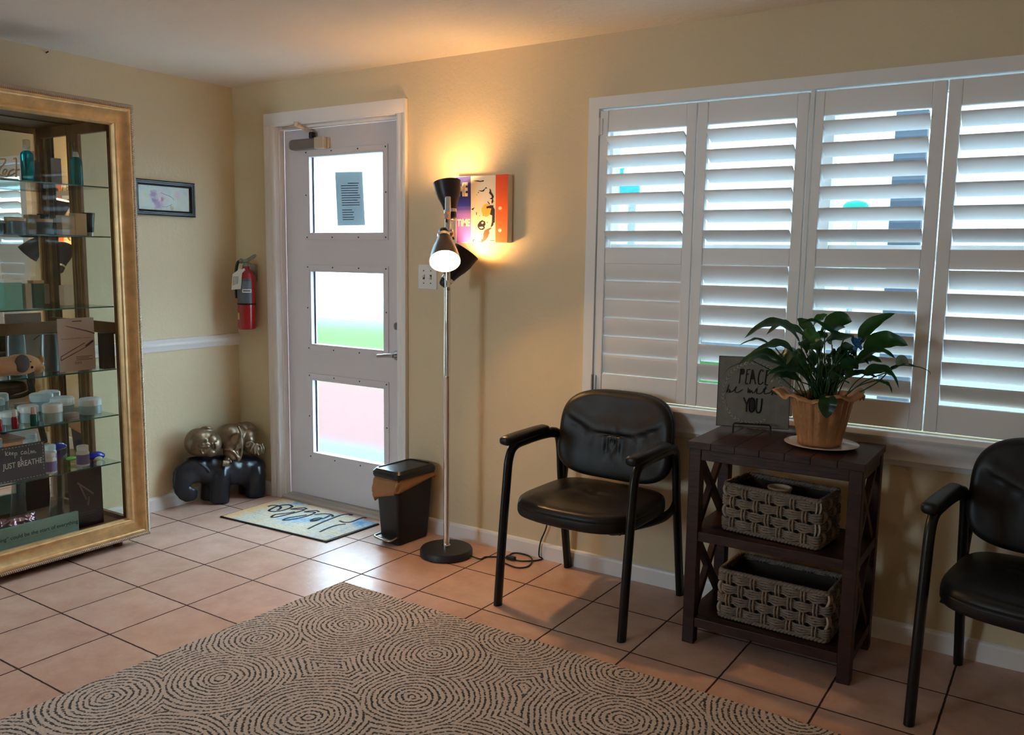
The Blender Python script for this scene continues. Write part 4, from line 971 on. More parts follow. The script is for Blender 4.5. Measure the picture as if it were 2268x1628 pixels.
b = MB(); b.tube([onp(.05, .29), onp(.72, .52)], .0016, 6); b.tube([onp(.05, .22), onp(.75, .44)], .0016, 6); b.tube([onp(.05, .29), onp(.05, .22)], .0014, 6)
b.tube([onp(.74, .45), onp(.95, .55)], .0052, 8); b.build('drawn_wand', M('wand_ink', (62, 48, 52), .5), bk)
def print_on(txt, name, c, wid, hgt, xd, yd, mat, parent, bold=0):
    me = text_mesh(txt, 1, 0, bold); xs = [v.co.x for v in me.vertices]; ys = [v.co.y for v in me.vertices]
    F = frame4(c, xd, yd) @ Matrix.Diagonal((wid / (max(xs) - min(xs)), hgt / (max(ys) - min(ys)), 1, 1)) @ Matrix.Translation((-(max(xs) + min(xs)) / 2, -(max(ys) + min(ys)) / 2, 0))
    return MB().mesh(me, F).build(name, mat, parent)
YD, ZD = Vector((0, 1, 0)), Vector((0, 0, 1))
wcard = B_.y - A_.y
print_on('beautyLASHES colour', 'print', onp(.5, .615), wcard * .82, .008, YD, ZD, m_ink, bk)
print_on('50%', 'print', onp(.52, .15), wcard * .2, .012, YD, ZD, m_ink, bk)
b = MB()
for k in range(3): b.bb(onp(.46, .26 - .03 * k), onp(.92 - .1 * (k % 2), .265 - .03 * k) + Vector((.0003, 0, .0012)))
b.bb(onp(.4, .93), onp(.66, .94) + Vector((.0003, 0, .002)))
b.build('small_print', m_ink, bk)
carton('black_box', 211, 235, 738, SZ[3], .335, .05, M('black_card', (28, 24, 26), .4), 'small black box with a clear edge beside the pink card on the fourth shelf')
fb = thing('frosted_bag', on(112, 806, SZ[3], .22), 'tall frosted clear sleeve standing behind the plush dog', 'bag'); p = Vector(fb.location)
b = MB(); b.loft([[p + Vector((a * .03, b_ * w_, z)) for a, b_ in [(math.cos(2 * pi * k / 20), math.sin(2 * pi * k / 20)) for k in range(20)]] for z, w_ in ((0, .045), (.05, .047), (.12, .045), (.178, .04))])
b.build('sleeve', thin_glass('frosted_sleeve', (190, 204, 208), .25, .35), fb, smooth=60)
dg = thing('plush_dog', on(60, 825, SZ[3], .30), 'small tan plush dog with a grey ear lying on the fourth shelf', 'toy'); p = Vector(dg.location)
m_plush = M('tan_plush', (196, 140, 96), .9, bump=.4, bscale=220, sheen=.3)
D = lambda x, y: at(x, y, 'x', .31)
k_ = lambda px: px / 410
b = MB(); b.ball(D(42, 808), (.04, k_(38), k_(20)), 20, 12); b.ball(D(8, 812), (.045, k_(40), k_(18)), 20, 12); b.ball(D(68, 806), (.03, k_(16), k_(15)), 16, 10); b.ball(D(86, 816), (.02, k_(12), k_(9)), 14, 8); b.ball(D(90, 796), (.016, k_(6), k_(9)), 14, 8); b.ball(D(76, 812), (.03, k_(18), k_(8)), 14, 8)
ob = b.build('body', m_plush, dg); fuse(ob, .004, 4)
b = MB(); b.ball(D(40, 806) + Vector((.036, 0, .004)), (.010, k_(14), k_(17)), 16, 10); b.build('ear', M('grey_plush', (96, 84, 86), .9, bump=.4, bscale=220), dg, smooth=180)
b = MB(); b.ball(D(62, 812) + Vector((.034, 0, 0)), .006, 10, 8); b.ball(D(59, 800) + Vector((.034, 0, 0)), .0035, 10, 8); b.build('nose_and_eye', m_dark, dg, smooth=180)
# fifth shelf: white jars and small bottles
m_jarglass = M('pale_jar', (190, 206, 208), .2, trans=.25); m_lidw = M('white_lid', (236, 232, 232), .3)
JW = 'white lidded cream jars on the fifth shelf'
jar('cream_jar', 200, 909, .25, SZ[4], .050, .080, m_jarglass, m_lidw, 'widest white cream jar beside the glass side of the cabinet', JW, .45, True)
jar('cream_jar', 138, 897, .16, SZ[4], .052, .088, m_jarglass, m_lidw, 'white cream jar at the back, near the mirror', JW, .45, True)
jar('cream_jar', 117, 927, .31, SZ[4], .042, .088, m_jarglass, m_lidw, 'white cream jar in front, beside the tiny green bottle', JW, .45, True)
jar('cream_jar', 62, 908, .22, SZ[4], .044, .080, m_jarglass, m_lidw, 'white cream jar behind the tiny red and green bottles', JW, .42, True)
jar('cream_jar', 20, 912, .20, SZ[4], .038, .06, m_jarglass, m_lidw, 'small white cream jar at the picture edge behind a red bottle', JW, .42, True)
jar('balm_pot', 158, 924, .29, SZ[4], .034, .026, M('rose_pot', (176, 150, 146), .4), M('rose_lid', (196, 170, 164), .4), 'flat rose coloured balm pot in front of the back jar', None, .5, False, 'pot')
def dropper(px, py, dx, ml, mc, label, r=.0145):
    p = on(px, py, SZ[4], dx); t = thing('small_bottle', p, label, 'bottle', 'tiny coloured bottles on the fifth shelf')
    MB().lathe([(r * .92, 0), (r, .002), (r, .048), (r * .7, .056), (r * .5, .058)], p, n=22).build('bottle_body', ml, t, smooth=50)
    MB().lathe([(r * .72, .056), (r * .74, .058), (r * .66, .085), (r * .5, .088)], p, n=20).build('cap', mc, t, smooth=50)
m_redliq = M('red_polish', (150, 14, 34), .12, coat=.5); m_grn = M('green_polish', (10, 92, 84), .12, coat=.5)
dropper(39, 949, .355, m_redliq, m_lidw, 'tiny red bottle with white cap on the fifth shelf, above the chalk plaque')
dropper(77, 944, .34, m_grn, M('pink_cap', (222, 184, 176), .35), 'tiny green bottle with pink cap on the fifth shelf', .0155)
dropper(3, 955, .355, m_redliq, m_lidw, 'tiny red bottle cut off by the picture edge on the fifth shelf')
# sixth shelf: chalk plaque, pill bottles, blue and green trinkets
A_, B_ = at(-8, 1052, 'x', .345), at(101, 1033, 'x', .345)
kc = thing('chalk_plaque', Vector((.34, B_.y - .15, SZ[5])), 'dark grey plaque with white lettering on the sixth shelf of the gold cabinet', 'plaque')
zt = at(101, 976, 'x', .345).z; y1 = B_.y; y0 = y1 - .335; zb = SZ[5] + .0008
MB().bb((.336, y0, zb), (.345, y1, zt)).build('board', M('chalkboard_grey', (78, 74, 80), .7, var=.1), kc)
m_chalk = M('chalk_white', (216, 212, 208), .7); cx = .3455; hz = zt - zb
K = lambda x, y: at(x / 2.714, 680 + y / 2.714, 'x', .3456)
b = MB()
for P in ([(32, 868), (35, 895)], [(48, 872), (35, 886), (50, 893)], [(54, 884), (64, 880), (58, 874), (54, 886), (66, 890)], [(70, 884), (80, 880), (74, 874), (70, 886), (82, 890)], [(88, 876), (90, 910)], [(89, 880), (100, 876), (101, 888), (90, 890)], [(138, 866), (126, 872), (130, 886), (142, 880)], [(158, 866), (146, 872), (150, 884), (160, 872), (162, 884)], [(170, 848), (172, 882), (178, 880)], [(184, 862), (186, 880), (192, 864), (198, 878), (204, 862), (210, 876), (218, 870)], [(130, 900), (122, 908), (130, 914), (120, 922), (132, 920)]):
    b.tube(spline([K(x, y) for x, y in P], 4), .0013, 6)
b.build('script_lettering', m_chalk, kc)
cpt = (K(18, 962) + K(252, 930)) / 2
print_on('JUST BREATHE', 'lettering', Vector((.3457, cpt.y, cpt.z)), K(252, 930).y - K(12, 962).y, .034, YD, ZD, m_chalk, kc, .01)
b = MB()
for k in range(22):
    yy = y1 - .008 - k * .0145
    b.bb((.3451, yy - .007, zt - .008), (.3456, yy, zt - .006)); b.bb((.3451, yy - .007, zb + .006), (.3456, yy, zb + .008))
for k in range(9): b.bb((.3451, y1 - .009, zt - .015 - k * .0145), (.3456, y1 - .007, zt - .008 - k * .0145))
b.build('dashed_border', m_chalk, kc)
PB = 'white vitamin bottles on the sixth shelf'
def pill(px, py, dx, label):
    p = on(px, py, SZ[5], dx); t = thing('pill_bottle', p, label, 'bottle', PB)
    MB().lathe([(.027, 0), (.029, .003), (.029, .064), (.025, .074), (.022, .076)], p, n=28).build('bottle_body', m_white, t, smooth=50)
    MB().lathe([(.0293, .010), (.0293, .058)], p, n=28, cap0=False, cap1=False).build('label', M('lilac_label', (128, 118, 170), .5), t, smooth=40)
    MB().lathe([(.0265, .077), (.0265, .098), (.024, .100)], p, n=28).build('cap', m_lidw, t, smooth=40)
pill(184, 1018, .30, 'white vitamin bottle with lilac label beside the blue trinket')
pill(110, 1018, .31, 'white vitamin bottle with lilac label in front, touching the chalk plaque')
pill(110, 990, .16, 'white vitamin bottle at the back near the mirror, above the chalk plaque')
p = on(212, 1004, SZ[5], .24); t = thing('blue_trinket', p, 'glossy deep blue rounded trinket beside the vitamin bottle', 'trinket')
b = MB(); b.ball(p + Vector((0, 0, .022)), (.025, .042, .021), 22, 14); b.ball(p + Vector((0, .022, .018)), (.022, .026, .016), 18, 12); ob = b.build('body', M('cobalt_glaze', (28, 40, 170), .15, coat=.6), t); fuse(ob, .004, 4)
b = MB(); b.ball(p + Vector((.028, -.004, .011)), (.010, .022, .0105), 18, 10); b.build('cream_pebble', M('cream_pebble', (216, 200, 180), .4), t, smooth=180)
p = on(157, 1004, SZ[5], .20); t = thing('green_trinket', p, 'small leaf green glazed trinket left of nothing but glass, beside the lilac bottle', 'trinket')
t['label'] = 'small leaf green glazed trinket lying between the lilac labelled bottles'
b = MB(); b.ball(p + Vector((0, 0, .022)), (.02, .026, .011), 18, 10); b.ball(p + Vector((0, .018, .020)), (.012, .016, .009), 16, 10); ob = b.build('body', M('leaf_green_glaze', (110, 170, 70), .2, coat=.4), t); fuse(ob, .0035, 3)
# cabinet floor: dark card, clear sleeve, foil pouch, green quote sign
FL = .1185
A_, B_ = at(154, 1120, 'x', .31), at(229, 1135, 'x', .31)
dk = thing('dark_card', Vector((.31, (A_.y + B_.y) / 2, FL)), 'upright dark brown card with pale tubes drawn on it, on the cabinet floor', 'card')
zt = at(190, 1040, 'x', .31).z; MB().bb((.306, A_.y, FL + .0005), (.31, B_.y, zt)).build('card', M('dark_card_print', (38, 28, 30), .35), dk)
dq = lambda fx, fz: Vector((.3108, A_.y + (B_.y - A_.y) * fx, FL + (zt - FL) * fz))
b = MB(); b.tube([dq(.25, .80), dq(.72, .55)], .0042, 8); b.tube([dq(.30, .78), dq(.50, .48)], .0042, 8); b.tube([dq(.58, .52), dq(.54, .37)], .0046, 8); b.build('drawn_tubes', M('tube_print', (112, 84, 78), .5), dk)
b = MB(); b.bb(dq(.25, .255), dq(.8, .262) + Vector((.0003, 0, 0))); b.bb(dq(.3, .22), dq(.75, .227) + Vector((.0003, 0, 0))); b.build('small_print', M('brown_print', (84, 66, 62), .6), dk)
cs = thing('clear_sleeve', on(124, 1118, FL, .24), 'narrow clear plastic sleeve standing under the lowest glass shelf', 'sleeve'); p = Vector(cs.location)
b = MB(); b.loft([[p + Vector((a * .012, b_ * w_ + o_, z)) for a, b_ in rrect(2, 2, .8, 3)] for z, w_, o_ in ((0, .042, -.004), (.10, .036, .0), (.20, .032, .010), (.27, .030, .014))]); b.build('sleeve', thin_glass('cloudy_sleeve', (206, 216, 216), .22, .25), cs, smooth=50)
fp_ = thing('foil_pouch', on(40, 1150, FL, .275), 'crinkled metallic lilac pouch lying on the cabinet floor behind the green sign', 'pouch'); p = Vector(fp_.location)
def fpouch(u, v):
    a, c = u * 2 - 1, v * 2 - 1
    h_ = .030 * max(0, 1 - abs(a) ** 3) * max(0, 1 - abs(c) ** 3)
    nz = mnoise.noise(Vector((u * 9, v * 9, 2))) * .012 * (1 - abs(c) ** 4)
    return p + Vector((.004 + h_ + nz, a * .085 * (1 - .1 * c), .066 + c * .062))
b = MB(); b.grid(fpouch, 36, 30); o = b.build('pouch', M('lilac_foil', (176, 140, 158), .16, .85), fp_, smooth=180); md = o.modifiers.new('t', 'SOLIDIFY'); md.thickness = .004
# quote sign
A_ = at(0, 1170, 'x', .352); C_ = at(175, 1158, 'x', .352)
gs = thing('quote_sign', Vector((.345, C_.y - .3, FL)), 'long sea green sign with black lettering on the cabinet floor', 'sign')
zt = at(174, 1132, 'x', .352).z
MB().bb((.334, C_.y - .59, FL + .0005), (.352, C_.y, zt)).build('board', M('sea_green_board', (132, 160, 146), .6, var=.06), gs, bevel=.002)
mq = text_mesh('this one little thing\u201d could be the start of everything', 1, 0, .012)
xs = [v.co.x for v in mq.vertices]; ys = [v.co.y for v in mq.vertices]
m1 = text_mesh('could be the start of everything', 1, 0, .004); w1 = max(v.co.x for v in m1.vertices) - min(v.co.x for v in m1.vertices)
G = lambda x, y: at(x / 2.714, 680 + y / 2.714, 'x', .3525)
yr = G(468, 1265).y; yl = G(62, 1360).y; sc = (yr - yl) / w1
F = frame4((.3526, yr, (zt + FL) / 2), YD, ZD) @ Matrix.Scale(sc, 4) @ Matrix.Translation((-max(xs), -.5 * (max(ys) + min(ys)), 0))
MB().mesh(mq, F).build('lettering', M('sign_ink', (40, 54, 56), .7), gs)
# ------------------------------------------------------------------ black office side chairs
def leather():
    m = M('black_leather', (24, 21, 20), .42, spec=.42, var=.15, vscale=5); t = NT(m); b = t.N['Principled BSDF']; p = t.obj()
    vo = t.n('ShaderNodeTexVoronoi'); t.put(vo.inputs['Vector'], p); vo.inputs['Scale'].default_value = 420
    t.put(b.inputs['Normal'], t.bump(t.math('ADD', t.math('MULTIPLY', vo.outputs[0], .5), t.math('MULTIPLY', t.noise(p, 22, 3), 1.2)), .12, .003))
    return m
m_leather = leather()
m_arm = M('black_urethane', (20, 20, 22), .42)
m_frame = M('black_powder_coat', (15, 15, 16), .36)
def sup(w, d, e, n=72): return [(w / 2 * abs(math.cos(a)) ** (2 / e) * (1 if math.cos(a) > 0 else -1), d / 2 * abs(math.sin(a)) ** (2 / e) * (1 if math.sin(a) > 0 else -1)) for a in (2 * pi * k / n for k in range(n))]
def make_chair(loc, rz, label):
    ch = thing('office_chair', loc, label, 'chair', 'black leather armchairs along the window wall', rz)
    # seat
    def seat_pt(x, y, f, z):
        yy = y - .015
        if y < 0: yy -= .040 * (1 - (x / .27) ** 2) * min(1, -y / .2)
        return Vector((x * f, yy * f - .075 * (1 - f) * 0, z))
    out = sup(.540, .50, 4.4)
    def wr(x, y):
        d = 0
        d -= .010 * math.exp(-((x / .055) ** 2 + ((y + .02) / .10) ** 2))
        d += .0035 * math.sin(30 * x + 9 * math.sin(12 * y)) * math.exp(-((x / .12) ** 2 + ((y + .03) / .10) ** 2))
        d += .004 * mnoise.noise(Vector((x * 9, y * 9, 1)))
        return d
    b = MB(); rings = []
    for f, z in ((.80, .392), (.93, .394), (.985, .402), (1.0, .414), (1.0, .436), (.998, .440), (.988, .4405), (.998, .442), (.992, .452), (.975, .463), (.94, .470)): rings.append([seat_pt(x, y, f, z + (.008 * (1 - abs(y) / .25) if 0 else 0)) for x, y in out])
    for k in range(1, 15):
        f = .94 * (1 - k / 15.0)
        rings.append([(lambda v: Vector((v.x, v.y, .470 + .018 * (1 - (f / .94) ** 2) + wr(v.x, v.y) * min(1, (1 - f / .94) * 6) - .012 * max(0, (-v.y - .20) / .1))))(seat_pt(x, y, f, 0)) for x, y in out])
    b.loft(rings)
    b.build('seat', m_leather, ch, smooth=180, local=True)
    # backrest
    outb = []
    for x, z in sup(.548, .385, 3.6, 96):
        wz = x * (1 + .04 * (-z / .19)) if z < 0 else x * (1 - .05 * (z / .19) ** 2)
        outb.append((wz, z))
    def seam(u):
        u = abs(u)
        return .005 if u < .105 else .005 + min(1, (u - .105) / .15) * .068
    def disp(x, z):
        d = 0.0
        s = z - seam(x)
        d -= .009 * math.exp(-(s / .006) ** 2)
        d += .006 * math.exp(-((s - .03) / .03) ** 2)
        if s < 0: d += .0045 * math.sin(x * 150 + 4 * math.sin(x * 40)) * math.exp(-(x / .075) ** 2) * math.exp(-((s + .05) / .06) ** 2)
        d -= .006 * math.exp(-((x - .01) / .012) ** 2) * math.exp(-((z - .08) / .05) ** 2)
        d += .0035 * mnoise.noise(Vector((x * 10, z * 10, 3)))
        return d
    def bp_(x, z, dep):
        # depth from the rear shell towards the sitter; the whole back leans and wraps a little
        zz = .692 + z
        y = .205 + (zz - .50) * .16 - .030 * (x / .27) ** 2 - dep
        return Vector((x, y, zz))
    b = MB(); rings = []
    for f, dp in ((.0, -.012), (.5, -.012), (.85, -.010), (.95, -.004), (.992, .008), (1.0, .022), (1.0, .034), (.990, .036), (1.0, .039), (.992, .050), (.965, .060), (.93, .066)): rings.append([bp_(x * max(f, .01), z * max(f, .01), dp) for x, z in outb])
    for k in range(1, 27):
        f = .93 * (1 - k / 27)
        rings.append([bp_(x * max(f, .004), z * max(f, .004), .066 + .012 * (1 - f * f) + disp(x * f, z * f) * min(1, (.93 - f) * 9)) for x, z in outb])
    b.loft(rings); b.build('backrest', m_leather, ch, smooth=180, local=True)
    for s in (-1, 1):
        X = .293 * s
        # leg tube, one continuous bend from front foot over the arm to rear foot
        P = spline([(X, -.285, .0), (X, -.262, .25), (X, -.232, .52), (X, -.215, .625), (X, -.175, .672), (X, -.09, .682), (X, .04, .684), (X * .985, .12, .682)], 5)
        b = MB(); b.tube(P, .0165, 12, sx=1.45, up=(1, 0, 0))
        b.build('front_leg', m_frame, ch, smooth=60, local=True)
        P = spline([(X * .985, .115, .682), (X * .98, .165, .665), (X * .98, .188, .60), (X * .98, .205, .45), (X * .98, .245, .22), (X * .98, .283, 0)], 5)
        b = MB(); b.tube(P, .0165, 12, sx=1.45, up=(1, 0, 0)); b.build('rear_leg', m_frame, ch, smooth=60, local=True)
        b = MB(); rings = []
        for y, w_, h_, z in ((-.262, .012, .008, .706), (-.258, .021, .016, .704), (-.24, .026, .021, .702), (-.15, .027, .0215, .705), (-.02, .026, .020, .708), (.05, .024, .018, .709), (.074, .018, .012, .708), (.080, .009, .006, .707)):
            rings.append([Vector((X + a * w_, y, z + c * h_)) for a, c in rrect(2, 2, .75, 4)])
        b.loft(rings); b.build('armrest', m_arm, ch, smooth=70, local=True)
        b = MB(); b.tube(spline([(.20 * s, -.10, .386), (.25 * s, .06, .384), (.272 * s, .15, .392), (.278 * s, .205, .425), (.277 * s, .222, .49), (.268 * s, .222, .58)], 5), .011, 10, sx=1.9, up=(1, 0, 0))
        b.build('back_bracket', m_frame, ch, smooth=60, local=True)
        b = MB(); b.tube([(.25 * s, -.20, .405), (.19 * s, -.19, .386), (.10 * s, -.18, .384)], .011, 8); b.tube([(.25 * s, .16, .405), (.2 * s, .14, .386), (.1 * s, .1, .384)], .011, 8); b.bb((.08 * s, -.17, .374), (.215 * s, .12, .391))
        b.build('seat_support', m_frame, ch, smooth=40, local=True)
    return ch
make_chair((2.648, -.322, 0), math.radians(-1.5), 'black leather armchair beside the lamp cord, lit brown by the floor lamp')
make_chair((4.285, -.392, 0), math.radians(-8), 'black leather armchair in deep shade beyond the dark wood stand')
# ------------------------------------------------------------------ dark wooden stand with crossed sides
def wood_dark():
    m = M('dark_stained_wood', (50, 28, 22), .42, spec=.4); t = NT(m); b = t.N['Principled BSDF']; p = t.obj()
    n = t.noise(t.vec('MULTIPLY', p, (6, 6, 6)), 3, 6, .6)
    g = t.noise(t.vec('MULTIPLY', p, (10, 90, 90)), 1.2, 4)
    t.put(b.inputs['Base Color'], t.ramp(t.math('ADD', t.math('MULTIPLY', n, .6), t.math('MULTIPLY', g, .4)), (.3, lin(34, 18, 15)), (.5, lin(52, 28, 21)), (.75, lin(74, 40, 28))))
    t.put(b.inputs['Normal'], t.bump(g, .25, .003)); return m
m_dwood = wood_dark()
SX0, SX1, SY0, SY1, ST = 3.125, 3.742, -.482, -.108, .790
stand = thing('console_table', ((SX0 + SX1) / 2, -.295, 0), 'dark stained wooden stand with crossed sides and two shelves under the window', 'table')
b = MB(); n = 7; pw = (SX1 - SX0 + .012) / n
for k in range(n): b.bb((SX0 - .006 + k * pw + .0005, SY0 - .006, .764), (SX0 - .006 + (k + 1) * pw - .0005, SY1 + .006, ST))
b.build('top', m_dwood, stand, bevel=.0015)
LG = .046
for x in (SX0, SX1 - LG):
    for y in (SY0, SY1 - LG): MB().bb((x, y, 0), (x + LG, y + LG, .764)).build('leg', m_dwood, stand, bevel=.003)
for y in (SY0 + .003, SY1 - .028): MB().bb((SX0 + LG, y, .722), (SX1 - LG, y + .025, .764)).build('apron', m_dwood, stand, bevel=.002)
for x in (SX0 + .003, SX1 - .028): MB().bb((x, SY0 + LG, .722), (x + .025, SY1 - LG, .764)).build('apron', m_dwood, stand, bevel=.002)
for z in (.445, .106):
    q = MB(); q.bb((SX0 + .002, SY0 + LG, z - .036), (SX1 - .002, SY1 - LG, z)); q.bb((SX0 + LG, SY0 + .003, z - .036), (SX1 - LG, SY0 + LG, z)); q.bb((SX0 + LG, SY1 - LG, z - .036), (SX1 - LG, SY1 - .003, z))
    q.build('shelf', m_dwood, stand, bevel=.002)
for x in (SX0 + .012, SX1 - .034):
    for z0, z1 in ((.445, .722), (.106, .409)):
        ya, yb = SY0 + LG, SY1 - LG
        for s, o in ((1, 0), (-1, .0005)):
            q = MB(); p0 = Vector((x + .011 + o, ya if s > 0 else yb, z0)); p1 = Vector((x + .011 + o, yb if s > 0 else ya, z1)); d = (p1 - p0).normalized()
            R_ = Matrix((Vector((1, 0, 0)), d, Vector((1, 0, 0)).cross(d))).transposed()
            q.box((p0 + p1) / 2, (.022 if s > 0 else .0225, (p1 - p0).length + .004, .028), R_); q.build('cross_brace', m_dwood, stand)
# ------------------------------------------------------------------ woven baskets on its shelves
def weave_mat():
    m = M('woven_rush', (130, 114, 99), .75, var=.28, vscale=40); t = NT(m); b = t.N['Principled BSDF']
    t.put(b.inputs['Normal'], t.bump(t.noise(t.vec('MULTIPLY', t.obj(), (60, 60, 260)), 1.5, 4), .5, .004)); return m
m_weave = weave_mat(); m_stake = M('woven_stake', (168, 152, 134), .7, var=.2, vscale=40); m_liner = M('basket_inside', (58, 50, 44), .85)
def basket(z, c, w, d, h, rz, rows, label):
    bk_ = thing('woven_basket', (c[0], c[1], z + .0055), label, 'basket', rz=rz)
    per = rrect(w, d, .018, 4); n = len(per)
    # resample the outline
    L = [0]
    for i in range(n): L.append(L[-1] + math.dist(per[i], per[(i + 1) % n]))
    tot = L[-1]
    def pos(s, off):
        s %= tot
        for i in range(n):
            if s <= L[i + 1] or i == n - 1:
                f = (s - L[i]) / max(1e-9, L[i + 1] - L[i]); a, q = per[i], per[(i + 1) % n]
                tx, ty = q[0] - a[0], q[1] - a[1]; l = math.hypot(tx, ty) or 1
                return Vector((a[0] + tx * f + ty / l * off, a[1] + ty * f - tx / l * off, 0))
    ns = int(round(tot / .047 / 2)) * 2; pitch = tot / ns; m_ = ns * 6; rh = (h - .016) / rows
    b = MB()
    for r in range(rows):
        for k in range(4):
            zz = .010 + rh * (r + .14 + k * .24); pts = []; rr = []
            for j in range(m_):
                ph = pi * (j / 6) + pi * r
                o = .0085 * math.cos(ph)
                squeeze = 1 - .30 * (math.cos(ph) > 0) * 0 - .32 * (1 - abs(math.cos(ph)))
                zc = .010 + rh * (r + .5)
                p = pos(pitch * j / 6, o + .0015 * mnoise.noise(Vector((j * .9, r * 3, k)))); p.z = zc + (zz - zc) * squeeze + .0016 * mnoise.noise(Vector((j * .5, r * 7, k * 5)))
                pts.append(p); rr.append(.0044 + .0010 * mnoise.noise(Vector((j * .7, r, k * 2.3))))
            b.tube(pts, rr, 6, closed=True)
    b.build('weave', m_weave, bk_, smooth=60, local=True)
    b = MB()
    for s_ in range(ns):
        for off in (-.006, .006):
            pts = []
            for j in range(rows * 4 + 1):
                r = j / 4; ph = pi * s_ + pi * (r - .5)
                p = pos(pitch * s_ + off, -.0075 * math.cos(ph) * 1.0); p.z = .010 + rh * r; pts.append(p)
            b.tube(pts, .0052, 6, sx=.6)
    b.build('stakes', m_stake, bk_, smooth=60, local=True)
    b = MB()
    for zz, r_ in ((h - .004, .0062), (.006, .0056)):
        for ph0 in (0, pi):
            pts = []
            for j in range(m_ * 2):
                p = pos(tot * j / (m_ * 2), .0045 * math.cos(j * .9 + ph0)); p.z = zz + .0045 * math.sin(j * .9 + ph0); pts.append(p)
            b.tube(pts, r_, 6, closed=True)
    b.build('rim', m_weave, bk_, smooth=60, local=True)
    b = MB(); i_ = lambda q, z_: [Vector((x * (1 - .034 / w * 1.0), y * (1 - .034 / d), z_)) for x, y in q]
    b.loft([i_(per, .004), i_(per, h - .012)], cap1=False); b.build('lining', m_liner, bk_, local=True)
    return bk_
basket(.445, (3.43, -.318), .362, .205, .178, math.radians(-7), 4, 'woven rush basket with a white cup on the middle shelf of the dark stand')
basket(.106, (3.448, -.318), .402, .215, .186, math.radians(-2), 4, 'woven rush basket on the lowest shelf of the dark stand')
def cup(name, c, r, h, mat, label, cat, inner=True):
    t = thing(name, c, label, cat)
    q = MB(); q.lathe([(r * .8, 0), (r * .98, h - .008), (r * 1.06, h - .006), (r * 1.06, h), (r * .92, h), (r * .74, .004)], c, n=28); q.build('cup_body', mat, t, smooth=40); return t
cup('paper_cup', (3.425, -.325, .455), .042, .172, M('cream_cup', (226, 200, 170), .5), 'cream paper cup standing inside the upper woven basket', 'cup')
b = MB(); c = Vector((3.40, -.30, .1185)); b.lathe([(.03, 0), (.036, .01), (.036, .09), (.030, .105), (.022, .115), (.022, .135)], c, n=24)
props(b.build('glass_jar', M('smoked_glass', (60, 50, 40), .06, spec=.8), smooth=40, origin=c), 'dark glass jar with a bright glint inside the lowest basket', 'jar')
# ------------------------------------------------------------------ plaque on an easel
aS = math.radians(18.2); dS = Vector((math.cos(aS), math.sin(aS), 0)); nS = Vector((math.sin(aS), -math.cos(aS), 0))   # nS looks into the room
cS = Vector((3.262, -.172, 0)); tl = math.radians(9)
upS = (Vector((0, 0, 1)) * math.cos(tl) - nS * math.sin(tl)).normalized()
pq_ = thing('wall_plaque', (3.262, -.172, .806), 'square grey plaque with black lettering and a leaf wreath standing on a small easel', 'plaque')
o_ = Vector((cS.x, cS.y, .8075)); SW, SH = .278, .280
def SPt(u, v, e=0): return o_ + dS * ((u - .5) * SW) + upS * (v * SH) + nS.lerp(nS, 0) * 0 + (nS * math.cos(tl) + Vector((0, 0, math.sin(tl)))) * e
b = MB(); b.loft([[SPt(0, 0, e), SPt(1, 0, e), SPt(1, 1, e), SPt(0, 1, e)] for e in (-.010, 0)])
b.build('board', M('galvanised_grey', (128, 124, 114), .6, .15, var=.16, vscale=22), pq_, bevel=.0015)
b = MB()
for u0, v0, u1, v1 in ((0, 0, 1, .008), (0, .992, 1, 1), (0, 0, .008, 1), (.992, 0, 1, 1)): b.loft([[SPt(u0, v0, e), SPt(u1, v0, e), SPt(u1, v1, e), SPt(u0, v1, e)] for e in (.0002, .0012)])
b.build('dark_edge', M('plaque_edge', (44, 36, 32), .6), pq_)
m_pl = M('plaque_black', (22, 18, 18), .6)
Q = lambda x, y, e=.0016: SPt((x - 62) / (1360 - 62), 1 - (y - 140 - (x - 62) * .030) / (1398 - 140), e)      # pixel of the enlarged view
def strokes_(name, PP, r, mat, flat=True):
    b = MB()
    for P in PP: b.tube(spline([Q(*p) for p in P], 5) if len(P) > 2 else [Q(*p) for p in P], r, 6)
    return b.build(name, mat, pq_, smooth=60)
strokes_('upper_word', [[(462, 375), (445, 635)], [(462, 380), (510, 378), (526, 410), (515, 460), (465, 468)], [(575, 385), (555, 635)], [(575, 388), (632, 380)], [(565, 468), (612, 462)], [(556, 636), (602, 636)], [(672, 385), (632, 640)], [(676, 385), (735, 640)], [(645, 548), (718, 548)], [(866, 420), (850, 390), (822, 390), (795, 440), (782, 540), (790, 620), (815, 645), (850, 630), (866, 600)], [(925, 395), (905, 648)], [(925, 398), (968, 398)], [(915, 480), (960, 478)], [(905, 650), (958, 652)]], .0021, m_pl)
b = MB(); b.prism([Q(465, 382), Q(508, 380), Q(524, 410), Q(514, 458), Q(468, 466)], nS * .0006); b.prism([Q(674, 400), Q(650, 545), Q(714, 545)], nS * .0006)
b.prism([Q(688 + 50 * math.cos(a * pi / 10), 1018 + 122 * math.sin(a * pi / 10)) for a in range(20)], nS * .0006); b.build('letter_fills', M('plaque_fill', (46, 26, 26), .6), pq_)
strokes_('script_words', [[(262, 655), (245, 720), (225, 800), (262, 750), (290, 770), (262, 800), (300, 790), (345, 770), (400, 690), (375, 740), (385, 790), (430, 795), (480, 765), (515, 740)], [(610, 710), (608, 800), (640, 740), (640, 800), (672, 760), (690, 800), (730, 780), (770, 715), (760, 790), (800, 810), (860, 790), (925, 680), (900, 760), (910, 810), (960, 800), (1010, 780), (1075, 680), (1030, 830), (1070, 770), (1100, 780), (1080, 800), (1120, 820), (1165, 790)], [(875, 730), (945, 715)], [(786, 682), (790, 690)]], .0017, m_pl)
